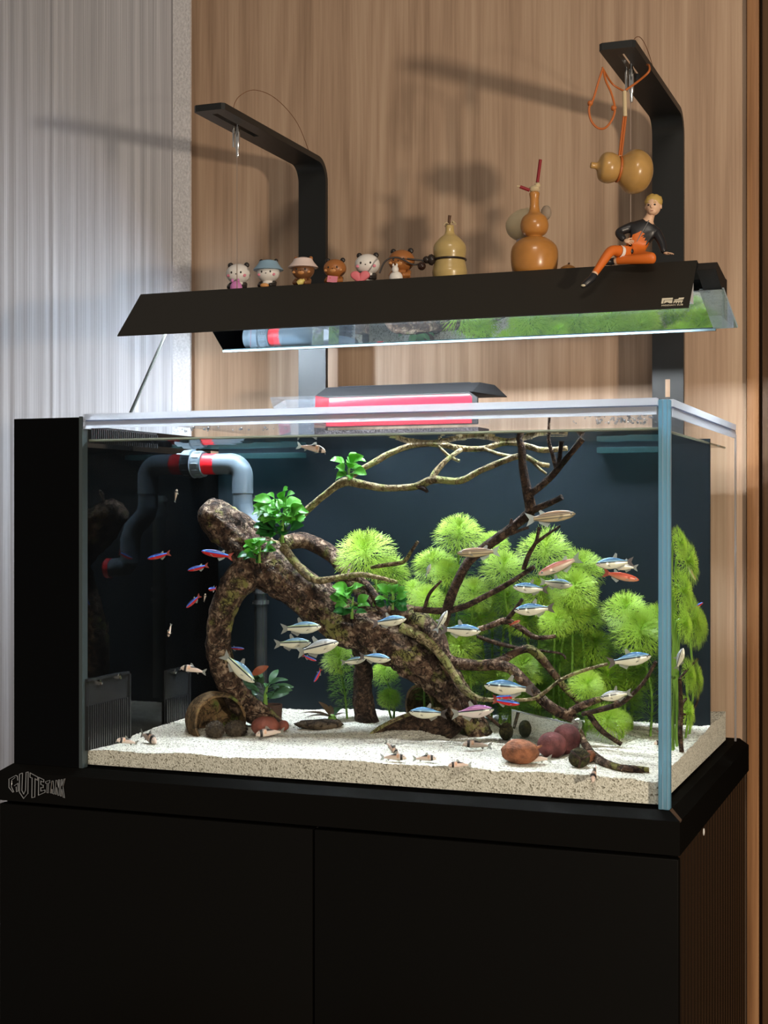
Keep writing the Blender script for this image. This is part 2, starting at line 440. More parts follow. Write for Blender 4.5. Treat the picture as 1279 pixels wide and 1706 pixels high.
hw = [cx1 - 0.001 + (cx2 - cx1 + 0.001) * i / 6 for i in range(7)]
mb = MB(); y0 = cury(cx1)
mb.grid([[(x, y0 - 0.004, z) for x in hw] for z in (0.02, 1.0, 2.6)])
mb.grid([[(x, y0 + 0.001, z) for x in hw] for z in (0.02, 1.0, 2.6)], flip=True)
mb.add([(cx2, y0 - 0.004, 0.02), (cx2, y0 + 0.001, 0.02), (cx2, y0 + 0.001, 2.6), (cx2, y0 - 0.004, 2.6)], [(0, 1, 2, 3)])
build('hem', mb, hem_mat, cur, label='speckled woven hem along the curtain edge')

# ================================================================== CABINET
XL = -0.8503; XP = -0.7475; TD = 0.53; TH_ = 0.45    # tank: outer left, partition, depth, height
cab = thing('aquarium_cabinet', ((XL) / 2, 0.26, 0.0), 'black two door cabinet carrying the aquarium', 'cabinet')
ov = 0.014
# rim frame round the tank's foot, chamfered on top
zt = ZB; zl = ZB - 0.046
mb = MB()
x0, x1, y0, y1 = XL - ov, ov, -ov, TD + 0.03
mb.add([(x0, y0, zl), (x1, y0, zl), (x1, y1, zl), (x0, y1, zl),
        (x0, y0, zt - 0.009), (x1, y0, zt - 0.009), (x1, y1, zt - 0.009), (x0, y1, zt - 0.009),
        (XL - 0.001, -0.001, zt), (0.001, -0.001, zt), (0.001, y1, zt), (XL - 0.001, y1, zt)],
       [(0, 3, 2, 1), (0, 1, 5, 4), (1, 2, 6, 5), (2, 3, 7, 6), (3, 0, 4, 7), (4, 5, 9, 8), (5, 6, 10, 9), (6, 7, 11, 10), (7, 4, 8, 11), (8, 9, 10, 11)])
build('rim', mb, cab_black, cab, smooth=False)
side_mat = black_coat('cabinet_side_gloss', (0.004, 0.0038, 0.0034), 0.22, 0.10)
nt = side_mat.node_tree; b = [n for n in nt.nodes if n.type == 'BSDF_GLOSSY'][0]
tc = N(nt, 'ShaderNodeTexCoord'); wv = N(nt, 'ShaderNodeTexWave', bands_direction='Y', i_Scale=14.0, i_Distortion=1.2, i_Detail=1.0)
wv.inputs['Detail Scale'].default_value = 0.4
L(nt, tc.outputs['Object'], wv.inputs['Vector'])
bp = N(nt, 'ShaderNodeBump', i_Strength=0.35, i_Distance=0.004); L(nt, wv.outputs['Fac'], bp.inputs['Height']); L(nt, bp.outputs[0], b.inputs['Normal'])
mb = MB().box((XL - 0.010, -0.001, 0.02), (0.010, TD + 0.02, zl - 0.003))
build('carcass', mb, side_mat, cab, smooth=False)
xg = P(522, 1500, -0.014).x
for i, (a, b_) in enumerate(((XL - 0.0125, xg - 0.0012), (xg + 0.0012, 0.0125))):
    build('door', MB().box((a, -0.0145, 0.06), (b_, -0.0015, zl - 0.004)), cab_black, cab, bevel=0.0015)
mb = MB().box((XL + 0.02, 0.02, 0.0), (-0.02, TD, 0.03)); build('plinth', mb, cab_black, cab, smooth=False)
# glossy screw cover on the rim's side
mb = MB().ell(PXp(1172, 1386, ov), (0.0012, 0.003, 0.0045), 10, 6); build('screw_cap', mb, pbr('white_cap', (0.7, 0.7, 0.68), 0.3), cab)
# chrome corner fleck
mb = MB().add([(ov + .0004, -ov - .0004, zt - 0.0088), (0.0006, -0.0012, zt + 0.0004), (0.0012, 0.012, zt + 0.0004), (ov + .0004, -0.003, zt - 0.0088)], [(0, 3, 2, 1)])
mb.add([(ov + .0004, -ov - .0004, zt - 0.0098), (0.0006, -0.0012, zt - 0.0006), (0.0012, 0.012, zt - 0.0006), (ov + .0004, -0.003, zt - 0.0098)], [(0, 1, 2, 3)])
build('corner_cap', mb, steel, cab, smooth=False)

# badge lettering: chrome outlined letters, each a piece
badge = obj('badge', None, cab, Vector((XL, -ov, ZB)) - cab.location); badge['label'] = 'chrome badge lettering'; badge.empty_display_size = .01
def letter(strokes, wpx=1.5):
    mb = MB()
    for st_ in strokes:
        pts = [P(a, b_, -ov - 0.0015) for a, b_ in st_]
        for a, b_ in zip(pts[:-1], pts[1:]):
            mb.tube([a, b_], rad(wpx * 0.5, 60, -ov), 6)
        for p in pts: mb.ell(p, rad(wpx * 0.52, 60, -ov), 6, 4)
    return mb
badge_letters = [
    [[(29.5, 1300), (29, 1293), (26, 1292), (15, 1298), (15, 1312), (21.5, 1320), (23, 1319), (19, 1311), (19.5, 1300), (25, 1295.5)], [(24, 1309), (30, 1305), (30.5, 1318), (27.5, 1319), (27, 1311)]],
    [[(32.5, 1290), (32.5, 1320), (39.5, 1330.5), (46.5, 1322), (47, 1286), (43.5, 1287), (42.5, 1317), (39.5, 1323), (36.5, 1317), (37.5, 1288), (32.5, 1290)]],
    [[(50, 1287.5), (63, 1294.5), (62.5, 1300), (58.5, 1297), (58, 1328), (53, 1329), (53.5, 1296), (50, 1295), (50, 1287.5)]],
    [[(64, 1325), (64.5, 1295), (73, 1299), (73, 1303), (68, 1301), (68, 1307), (72, 1308), (72, 1312), (68, 1312), (68, 1318), (75, 1316), (75, 1320), (64, 1325)]],
    [[(76, 1302), (83, 1300), (83, 1304), (81, 1304.5), (80.5, 1321), (78, 1320.5), (78.5, 1305), (76, 1305), (76, 1302)]],
    [[(84, 1321), (86.5, 1301), (88.5, 1301), (90, 1323), (87.5, 1322), (87, 1315), (86, 1315), (86, 1321.5), (84, 1321)]],
    [[(92, 1323), (93, 1300), (95, 1300), (97.5, 1312), (97.5, 1299), (99, 1299), (98.5, 1325), (96.5, 1325), (94.5, 1312), (94, 1323.5), (92, 1323)]],
    [[(100.5, 1326), (101.5, 1299), (103.5, 1298.5), (103, 1309), (106.5, 1298), (108.5, 1297.5), (105, 1311), (107.5, 1329), (105, 1328), (103, 1315), (102.5, 1326.5), (100.5, 1326)]],
]
for i, s_ in enumerate(badge_letters): build('letter', letter(s_, 1.5 if i < 4 else 1.1), chrome, badge)

# ================================================================== AQUARIUM
tank = thing('aquarium', (XL / 2, TD / 2, ZB), 'clear glass aquarium with a black filter compartment, standing on the black cabinet', 'aquarium')
Z = lambda h: ZB + h
GT = 0.012
build('front_pane', MB().box((XP, 0, Z(0)), (-GT, GT, Z(TH_))), glass, tank, smooth=False)
build('side_pane', MB().box((-GT, GT + 0.001, Z(0)), (0, TD, Z(TH_))), side_glass, tank, smooth=False)
build('corner_edge', MB().box((-GT, -0.0005, Z(0)), (0.0005, GT, Z(TH_))), glass_edge, tank, label='blue tinted glass corner edge', bevel=0.001)
for xa_, xb__ in ((-0.0078, -0.0062), (-0.0024, -0.0012)):  # highlight lines of the glass corner, drawn as paler blue strips
    build('corner_highlight_strip', MB().box((xa_, -0.0011, Z(0.001)), (xb__, 0.0, Z(TH_))), clear_mat('painted_blue_glint', (.7, .85, .95), gloss=.5, milky=.6, milkcol=(.5, .74, .88)) if xa_ < -.005 else MATS['painted_blue_glint'], tank, smooth=False)
build('rear_edge', MB().box((-0.002, TD - 0.003, Z(0)), (0.0006, TD + 0.0004, Z(TH_ - .012))), acrylic_edge, tank, smooth=False)
build('back_pane', MB().box((XP, TD - GT, Z(0)), (-GT - 0.0005, TD, Z(TH_ - 0.03))), glass, tank, smooth=False)
back_mat = pbr('dark_blue_back_film', srgb(23, 32, 38), 0.4, spec=0.2, var=0.06, vscale=3)
BY = 0.375
build('back_panel', MB().box((XP, BY, Z(0)), (-GT - 0.001, BY + 0.004, Z(0.425))), back_mat, tank, label='dark blue grey back panel', smooth=False)
# black filter compartment
m, nt, out = new_mat('black_mirror_acrylic')
d1 = N(nt, 'ShaderNodeBsdfDiffuse'); d1.inputs[0].default_value = (0.0012, 0.0014, 0.0016, 1)
g1 = N(nt, 'ShaderNodeBsdfGlossy', i_Roughness=0.02); g1.inputs[0].default_value = (0.8, 0.85, 0.9, 1)
mx = N(nt, 'ShaderNodeMixShader'); mx.inputs[0].default_value = 0.08
L(nt, d1.outputs[0], mx.inputs[1]); L(nt, g1.outputs[0], mx.inputs[2]); L(nt, mx.outputs[0], out.inputs[0]); black_mirror = m
fc = obj('filter_compartment', None, tank, Vector((XL + 0.05, 0.2, ZB)) - tank.location); fc['label'] = 'black glass filter compartment'; fc.empty_display_size = .01
build('front_panel', MB().box((XL, 0, Z(0)), (XP - 0.0045, GT, Z(TH_ - 0.002))), black_gloss, fc, smooth=False)
build('edge_strip', MB().box((XP - 0.0042, -0.0004, Z(0)), (XP + 0.0006, GT, Z(TH_ - 0.001))), pbr('grey_glass_seam', srgb(62, 72, 74), 0.2), fc, smooth=False)
build('outer_panel', MB().box((XL, GT, Z(0)), (XL + 0.008, TD, Z(TH_ - 0.002))), black_gloss, fc, smooth=False)
build('partition', MB().box((XP - 0.004, GT, Z(0)), (XP, TD - GT, Z(0.41))), black_mirror, fc, smooth=False)
build('rear_panel', MB().box((XL + 0.008, TD - 0.008, Z(0)), (XP - 0.004, TD, Z(TH_ - 0.03))), black_gloss, fc, smooth=False)
# weir combs on the partition: backing plate + teeth
comb_mat = pbr('dark_comb_plastic', (0.020, 0.022, 0.024), 0.25, spec=0.6)
def comb(yA, yB, zA, zB, nt_, slot_to, studs):
    c = obj('comb_plate', None, fc, Vector((XP + 0.002, (yA + yB) / 2, zA)) - fc.location - tank.location); c.empty_display_size = .01
    build('plate', MB().box((XP + 0.0003, yA, zA), (XP + 0.0022, yB, zB)), comb_mat, c, smooth=False)
    for k in range(nt_):
        y = yA + (yB - yA) * (k + 0.5) / nt_; ww = (yB - yA) / nt_ * 0.27
        build('tooth', MB().box((XP + 0.0022, y - ww, zA), (XP + 0.0046, y + ww, zA + (zB - zA) * slot_to)), comb_mat, c, smooth=False)
    build('frame', MB().box((XP + 0.0022, yA, zB - 0.003), (XP + 0.005, yB, zB)).box((XP + 0.0022, yB - 0.003, zA), (XP + 0.005, yB, zB)), comb_mat, c, smooth=False)
    for (y, z) in studs:
        build('stud', MB().lathe([(0.0, 0.0), (0.0045, 0.0), (0.004, 0.004), (0, 0.005)], Matrix.Translation((XP + 0.002, y, z)) @ Matrix.Rotation(R(90), 4, 'Y'), 12), chrome if nt_ < 30 else steel, c)
def wallY(px): return PXp(px, 857, XP).y
def wallZ(px, py): return PXp(px, py, XP).z
cz0 = wallZ(143, 1250); cz1 = wallZ(143, 1131)
comb(wallY(141) , wallY(213), cz0, cz1, 20, 0.62, [(wallY(162), wallZ(162, 1136)), (wallY(194), wallZ(194, 1126))])
comb(wallY(273), wallY(313), cz0 + 0.0, wallZ(273, 1117), 12, 0.5, [(wallY(288), wallZ(288, 1118))])
comb(0.014, wallY(258), Z(0.416), Z(0.437), 34, 1.0, [])
# faint glass braces under the rear rim
brace = clear_mat('teal_brace', (0.6, 0.85, 0.85), gloss=0.1, milky=0.28, milkcol=(0.07, 0.14, 0.15))
for a, b_ in ((295, 505), (998, 1112)):
    pa = P(a, 740, BY - 0.012); pb = P(b_, 740, BY - 0.012)
    build('brace', MB().box((pa.x, BY - 0.028, Z(0.4075)), (min(pb.x, -GT - 0.002), BY - 0.001, Z(0.4145))), brace, tank, smooth=False)

# ---- water: box-shaped body; its surface mirrors from beneath
WZ = Z(0.4188)
water_top = clear_mat('water_surface', (0.98, 0.995, 0.99), gloss=0.97, ior=1.33, bump=0.05, bscale=16)
water_side = clear_mat('water_body', (0.985, 0.995, 0.99), gloss=0.02, ior=1.33)
mb = MB(); a = (XP + 0.0005, GT + 0.0004, Z(0.004)); b_ = (-GT - 0.0005, TD - GT - 0.0005, WZ)
nxg, nyg = 60, 30
rows = [[(a[0] + (b_[0] - a[0]) * i / nxg, a[1] + (b_[1] - a[1]) * j / nyg, WZ + 0.0004 * noise.noise(Vector((i * .6, j * .7, 3))) * min(1, min(i, nxg - i, j, nyg - j) / 3)) for i in range(nxg + 1)] for j in range(nyg + 1)]
mb.grid(rows, mi=0)
mb.add([(a[0], a[1], a[2]), (b_[0], a[1], a[2]), (b_[0], b_[1], a[2]), (a[0], b_[1], a[2]), (a[0], a[1], WZ), (b_[0], a[1], WZ), (b_[0], b_[1], WZ), (a[0], b_[1], WZ)],
       [(0, 1, 5, 4), (1, 2, 6, 5), (2, 3, 7, 6), (3, 0, 4, 7)], 1)
build('water', mb, [water_top, water_side], kind='stuff', label='clear still water filling the aquarium', cat='water', smooth=True)
# meniscus line against the front and side glass
men = clear_mat('meniscus', (0.8, 0.85, 0.75), gloss=0.8, milky=0.35, milkcol=(0.7, 0.74, 0.60))
mb = MB().tube([(XP + 0.002, GT + 0.0022, WZ), (-GT - 0.0015, GT + 0.0022, WZ)], 0.0016, 6)
mb.tube([(-GT - 0.0022, GT + 0.003, WZ), (-GT - 0.0022, TD - GT - 0.002, WZ)], 0.0016, 6)
build('waterline', mb, men, tank)

# ---- sand
m, nt, out = new_mat('white_sand')
tc = N(nt, 'ShaderNodeTexCoord')
vo = N(nt, 'ShaderNodeTexVoronoi', i_Scale=620.0); L(nt, tc.outputs['Object'], vo.inputs['Vector'])
s3 = N(nt, 'ShaderNodeSeparateColor'); L(nt, vo.outputs['Color'], s3.inputs[0])
rp = N(nt, 'ShaderNodeValToRGB'); e = rp.color_ramp.elements
e[0].position = 0.0; e[0].color = rgba(srgb(128, 122, 106)); e[1].position = 1.0; e[1].color = rgba(srgb(244, 240, 226))
k = e.new(0.18); k.color = rgba(srgb(196, 192, 176)); k = e.new(0.5); k.color = rgba(srgb(226, 223, 210))
L(nt, s3.outputs[0], rp.inputs[0])
no = N(nt, 'ShaderNodeTexNoise', i_Scale=9.0, i_Detail=3.0); L(nt, tc.outputs['Object'], no.inputs['Vector'])
b = N(nt, 'ShaderNodeBsdfPrincipled', i_Roughness=0.85)
bp = N(nt, 'ShaderNodeBump', i_Strength=0.5, i_Distance=0.0012); L(nt, vo.outputs['Distance'], bp.inputs['Height'])
L(nt, rp.outputs[0], b.inputs['Base Color']); L(nt, bp.outputs[0], b.inputs['Normal']); L(nt, b.outputs[0], out.inputs[0]); sand_mat = m
def sandz(x, y):
    t = max(0, min(1, y / 0.36)); l = max(0, min(1, (x - XP) / 0.35))
    return ZB + 0.0195 + 0.009 * l + 0.013 * t + 0.0035 * noise.noise(Vector((x * 14, y * 14, 0.3))) + 0.0016 * noise.noise(Vector((x * 45, y * 45, 1.3)))
sx0, sx1, sy0, sy1 = XP + 0.0008, -GT - 0.0008, GT + 0.0008, TD - GT - 0.001
nxg, nyg = 330, 230
rows = [[(sx0 + (sx1 - sx0) * i / nxg, sy0 + (sy1 - sy0) * j / nyg, 0) for i in range(nxg + 1)] for j in range(nyg + 1)]
rng = random.Random(3)
rows = [[(x, y, sandz(x, y) + rng.uniform(-0.0007, 0.0007)) for (x, y, z) in r] for r in rows]
mb = MB(); mb.grid(rows)
bot = Z(0.003)
mb.grid([[(p[0], p[1], bot) for p in rows[0]], rows[0]])
mb.grid([[(r[-1][0], r[-1][1], bot) for r in rows], [r[-1] for r in rows]])
mb.grid([[(r[0][0], r[0][1], bot) for r in rows], [r[0] for r in rows]], flip=True)
mb.grid([[(p[0], p[1], bot) for p in rows[-1]], rows[-1]], flip=True)
build('sand', mb, sand_mat, kind='stuff', label='bed of pale coarse sand across the aquarium floor', cat='sand')

# ---- lid: clear acrylic cover with a lipped edge
lid = thing('tank_lid', ((XP) / 2, TD / 2, Z(TH_)), 'clear acrylic lid with a glowing lipped edge on the aquarium', 'lid')
lx0 = XP + 0.006
build('sheet', MB().box((lx0, 0.010, Z(TH_ - 0.001)), (-0.008, 0.50, Z(TH_ + 0.002))), acrylic, lid, smooth=False)
def edge(name, a, b_, mats): build(name, MB().box(a, b_), mats, lid, smooth=False)
zE = Z(TH_)
edge('edge_band', (lx0, -0.002, zE - 0.006), (-0.0135, 0.010, zE + 0.002), acrylic_edge)
edge('edge_groove', (lx0, -0.0012, zE - 0.0076), (-0.0135, 0.008, zE - 0.006), acrylic_line)
edge('edge_band', (lx0, -0.0018, zE - 0.0165), (-0.0135, -0.0003, zE - 0.0076), acrylic_edge)
edge('edge_band', (-0.004, 0.014, zE - 0.007), (0.0025, 0.512, zE + 0.001), acrylic_edge)
edge('edge_groove', (-0.003, 0.014, zE - 0.009), (0.0015, 0.512, zE - 0.007), acrylic_line)
edge('edge_band', (0.0004, 0.014, zE - 0.0185), (0.0022, 0.512, zE - 0.009), acrylic_edge)
edge('end_stop', (lx0 - 0.003, -0.0022, zE - 0.017), (lx0, 0.012, zE + 0.002), acrylic_edge)
# droplets under the lid near the corner
mb = MB(); rng = random.Random(11)
for i in range(150):
    px = rng.triangular(930, 1098, 1060) if i > 30 else rng.uniform(300, 520); py = rng.uniform(684, 706) if i > 30 else rng.uniform(712, 718)
    p = P(px, py, GT + 0.0005); r_ = rng.uniform(0.0006, 0.0017)
    mb.ell(p, (r_ * 1.2, r_ * 0.6, r_), 7, 5)
o = build('droplet_film', mb, clear_mat('droplet', (0.85, 0.88, 0.92), gloss=0.9, f0=0.12, milky=0.15), tank, kind='stuff', label='condensation droplets on the glass')

# ================================================================== LAMP
ZC = CAM.z
LX0, LX1 = -0.8186, -0.0125
lampo = thing('aquarium_lamp', ((LX0 + LX1) / 2, 0.28, ZC + 0.245), 'long black hanging aquarium lamp with a sloped front shade', 'lamp')
A = Vector((0, 0.268, ZC + 0.3207)); Bf = Vector((0, 0.203, ZC + 0.2529))
def sheet(x0, x1, p, q, th, mb=None, x0b=None, x1b=None):
    """slanted plate between the lines p and q (points in the Y-Z plane) with thickness th to the side behind/under"""
    mb = mb or MB(); d = (q - p).normalized(); n = Vector((0, -d.z, d.y)) * th
    x0b = x0 if x0b is None else x0b; x1b = x1 if x1b is None else x1b
    pts = [Vector((x0, p.y, p.z)), Vector((x1, p.y, p.z)), Vector((x1b, q.y, q.z)), Vector((x0b, q.y, q.z))]
    return mb.prism(pts, n)
build('front_shade', sheet(LX0, LX1, A, Bf, -0.0016), lamp_black, lampo, smooth=False, label='sloped black front shade')
TB = Vector((0, 0.345, ZC + 0.3090))
build('top_plate', sheet(LX0, LX1, A, TB, -0.0016), lamp_black, lampo, smooth=False)
build('rear_beam', MB().box((LX0 + 0.02, 0.338, ZC + 0.287), (0.012, 0.356, ZC + 0.309)), black_metal, lampo, bevel=0.001)
for xe, we in ((LX0 + 0.001, 0.0015), (LX1 + 0.0004, 0.024)):
    build('end_cheek', MB().prism([(xe, 0.271, ZC + 0.3185), (xe, 0.345, ZC + 0.308), (xe, 0.352, ZC + 0.286), (xe, 0.322, ZC + 0.287), (xe, 0.258, ZC + 0.308)], (we, 0, 0)), black_metal, lampo, smooth=False)
m, nt, out = new_mat('mirror_reflector')
g1 = N(nt, 'ShaderNodeBsdfGlossy', i_Roughness=0.015); g1.inputs[0].default_value = (0.80, 0.84, 0.84, 1); L(nt, g1.outputs[0], out.inputs[0]); mirror = m
RT = Vector((0, 0.310, ZC + 0.2895)); RB = Vector((0, 0.352, ZC + 0.2445))
rx0 = P(372, 580, 0.352).x; rx1 = P(1228, 545, 0.352).x
build('rear_reflector', sheet(rx0 - 0.01, rx1 - 0.012, RT, RB, 0.0015, x0b=rx0, x1b=rx1), [mirror], lampo, smooth=False, label='mirror finished rear reflector')
build('reflector_rail', MB().box((rx0, 0.350, ZC + 0.2418), (rx1 - 0.028, 0.3555, ZC + 0.2448)), pbr('dark_teal_rail', srgb(60, 78, 84), 0.3, metal=0.5), lampo, smooth=False)
build('reflector_end', sheet(rx1 - 0.043, rx1 - 0.012 + 0.0002, RT, RB, 0.004, x0b=rx1 - 0.031, x1b=rx1 + 0.0005), clear_mat('frosted_end', (.9, .95, 1), gloss=.4, milky=.8, milkcol=(.62, .74, .80), thru=.35), lampo, smooth=False)
build('led_housing', MB().prism([(LX0 + 0.012, 0.2205, ZC + 0.2658), (LX0 + 0.012, 0.262, ZC + 0.2658), (LX0 + 0.012, 0.262, ZC + 0.300), (LX0 + 0.012, 0.2205, ZC + 0.2668)], (LX1 - LX0 - 0.016, 0, 0)), pbr('white_housing', (0.7, 0.72, 0.74), 0.4), lampo, smooth=False)
m, nt, out = new_mat('led_diffuser')
em = N(nt, 'ShaderNodeEmission'); em.inputs[0].default_value = (0.90, 0.96, 1.0, 1); em.inputs[1].default_value = 138.0; L(nt, em.outputs[0], out.inputs[0])
build('led_diffuser', MB().box((LX0 + 0.016, 0.2215, ZC + 0.2620), (LX1 - 0.034, 0.259, ZC + 0.2658)), m, lampo, smooth=False, label='glowing white diffuser')
m, nt, out = new_mat('curtain_fill_glow')  # added glowing panel inside the lamp end, there to brighten the curtain
em = N(nt, 'ShaderNodeEmission'); em.inputs[0].default_value = (0.72, 0.86, 1.0, 1); em.inputs[1].default_value = 1000.0; L(nt, em.outputs[0], out.inputs[0])
xe = LX0 + 0.018
build('added_end_glow', MB().prism([(xe, 0.2635, ZC + 0.2680), (xe, 0.2635, ZC + 0.292), (xe, 0.300, ZC + 0.292), (xe, 0.300, ZC + 0.2680)], (0.004, 0, 0)), m, lampo, smooth=False, label='added glowing panel in the lamp end')
# printed mark and lettering on the shade
sn = (A - Bf).normalized(); nrm = Vector((0, -sn.z, sn.y))
def on_shade(px, py, d=0.0018):
    r_ = ray(px, py); t = (Bf - CAM).dot(nrm) / r_.dot(nrm)
    return CAM + r_ * t + nrm * d
print_mat = pbr('cream_print', srgb(222, 214, 190), 0.5)
polys = [
    [(1103, 499), (1121, 498), (1120.6, 501), (1106, 501.8), (1104.8, 507.5), (1101.5, 507.8)],
    [(1107, 502.6), (1120.4, 501.9), (1119.6, 506.8), (1115, 507), (1111, 505.2), (1106, 507.4)],
    [(1122.6, 501.2), (1130, 500.2), (1131, 498.2), (1139.8, 497.6), (1138.4, 500.6), (1124.4, 502.4)],
    [(1122.2, 503.4), (1137.6, 502.2), (1137.2, 504.6), (1122, 505.4)],
]
mb = MB()
for pl in polys: mb.prism([on_shade(a, b_, 0.0017) for a, b_ in pl], nrm * 0.0003)
for k in range(4):
    x = 1122.4 + k * 4; mb.prism([on_shade(a, b_, 0.0017) for a, b_ in ((x, 504.8), (x + 1.6, 504.7), (x + 0.8, 507), (x - 0.8, 507))], nrm * 0.0003)
mk = build('print_mark', mb, print_mat, lampo, smooth=False)
mb = MB(); o_ = on_shade(1101.5, 512.2, 0.0017); ux = Vector((1, 0, 0)); uz = sn
wt = text_mesh(mb, 'MODIAN SUB', o_, ux, uz, nrm, 0.0027, 0.0003)
span = (on_shade(1137.5, 510.5) - on_shade(1101.5, 512.2)).length; k = span / wt
mb.v = [tuple(o_ + Vector(((p[0] - o_.x) * k, p[1] - o_.y, p[2] - o_.z))) for p in mb.v]
build('lettering', mb, print_mat, lampo, smooth=False)

# thin rod propping from the lid edge to the lamp
mb = MB().tube([P(217, 689, 0.006), P(277, 553, 0.222)], 0.0021, 8)
build('prop_rod', mb, pbr('dark_rod', srgb(40, 46, 46), 0.7, spec=0.1), label='thin dark rod leaning from the lid edge to the lamp', cat='rod')

# ---- support arms
def arm(pxa, pxb, ytop, ytip_px, slot0, slot1, label, slotbar=None):
    Yb = 0.545
    xa = P(pxa, 500, Yb).x; xb = P(pxb, 500, Yb).x; xc = (xa + xb) / 2
    zt_ = P((pxa + pxb) / 2, ytop, Yb).z; th = 0.009; rr = 0.035
    tipY = ytip_px
    # outer path in Y-Z: up the wall side, round the bend, forward to the tip
    path = [(Yb, ZB - 0.25), (Yb, ZB + 0.2), (Yb, zt_ - rr)]
    for k in range(1, 9):
        a = R(90) * k / 8; path.append((Yb - rr + rr * math.cos(a), zt_ - rr + rr * math.sin(a)))
    inner = [(Yb - th, ZB - 0.25), (Yb - th, ZB + 0.2), (Yb - th, zt_ - rr)]
    ri = rr - th
    for k in range(1, 9):
        a = R(90) * k / 8; inner.append((Yb - rr + ri * math.cos(a), zt_ - rr + ri * math.sin(a)))
    path.append((slot1, zt_)); inner.append((slot1, zt_ - th))
    mb = MB(); n = len(path); vs = []
    for (o_, i_) in zip(path, inner):
        vs += [(xa, o_[0], o_[1]), (xb, o_[0], o_[1]), (xb, i_[0], i_[1]), (xa, i_[0], i_[1])]
    fs = [(3, 2, 1, 0), tuple(range(4 * n - 4, 4 * n))]
    for i in range(n - 1):
        for k in range(4):
            fs.append((4 * i + k, 4 * i + (k + 1) % 4, 4 * i + 4 + (k + 1) % 4, 4 * i + 4 + k))
    mb.add(vs, fs)
    sw = 0.0042
    mb.box((xa, slot0, zt_ - th), (xc - sw, slot1, zt_)); mb.box((xc + sw, slot0, zt_ - th), (xb, slot1, zt_))
    c_ = 0.004
    mb.prism([(xa, slot0, zt_ - th), (xb, slot0, zt_ - th), (xb, tipY + c_, zt_ - th), (xb - c_, tipY, zt_ - th), (xa + c_, tipY, zt_ - th), (xa, tipY + c_, zt_ - th)], (0, 0, th))
    r_ = thing('support_arm', (xc, Yb, ZB - 0.25), label, 'bracket', 'cantilever arms holding the lamp')
    build('bar', mb, black_metal, r_, angle=25)
    return r_, xc, zt_ - th
armL, axL, azL = arm(501, 546, 270, 0.185, 0.205, 0.335, 'black bent bracket arm rising behind the bear figurines')
armR, axR, azR = arm(1088, 1140, 190, 0.188, 0.212, 0.330, 'black bent bracket arm rising behind the hanging gourd')
# upright slot seen in the lower end of the arm near the tank corner
ps = P(1112, 648, 0.5365)
mb = MB().box((ps.x - 0.0035, 0.5354, ps.z - 0.012), (ps.x + 0.0035, 0.5362, ps.z + 0.014))
build('slot_insert', mb, wood, armR, bevel=0.0003)

# ---- wires with grippers
wire_mat = pbr('fine_steel_wire', srgb(178, 160, 146), 0.35, metal=0.6)
brown_wire = pbr('brown_wire', srgb(120, 82, 56), 0.5)
def wire(ax, az, pxw, ytop, label, loop, hang_to):
    top = P(pxw, ytop, 0.272); x = ax; Yw = 0.272
    r_ = thing('suspension_wire', (x, Yw, hang_to), label, 'wire', 'lamp suspension wires')
    build('wire', MB().tube([(x, Yw, hang_to), (x, Yw, az + 0.012)], 0.0007, 6), wire_mat, r_)
    mb = MB().lathe([(0.0013, -0.045), (0.0022, -0.043), (0.0022, -0.034), (0.0034, -0.032), (0.0034, -0.004), (0.002, 0.0), (0.002, 0.012)], Matrix.Translation((x + 0.001, Yw, az)), 12)
    mb.lathe([(0.0018, -0.03), (0.0018, 0.002)], Matrix.Translation((x - 0.0058, Yw + 0.001, az)), 10)
    build('gripper', mb, chrome, r_)
    build('loose_end', MB().tube(smoothpath(loop, sub=8), 0.0005, 6), brown_wire, r_)
topz = azL + 0.009
wire(axL, azL, 392, 235, 'thin steel wire hanging from the arm behind the bear figurines',
     [(axL, 0.272, topz), P(389, 180, 0.272), P(399, 160, 0.29), P(425, 150, 0.33), P(460, 165, 0.40), P(495, 205, 0.46), P(518, 262, 0.52)], ZC + 0.309)
wire(axR, azR, 1048, 130, 'thin steel wire hanging from the arm behind the hanging gourd',
     [(axR, 0.272, azR + 0.009), P(1052, 78, 0.272), P(1058, 63, 0.29), P(1068, 64, 0.32), P(1080, 88, 0.36), P(1096, 142, 0.44)], ZC + 0.309)

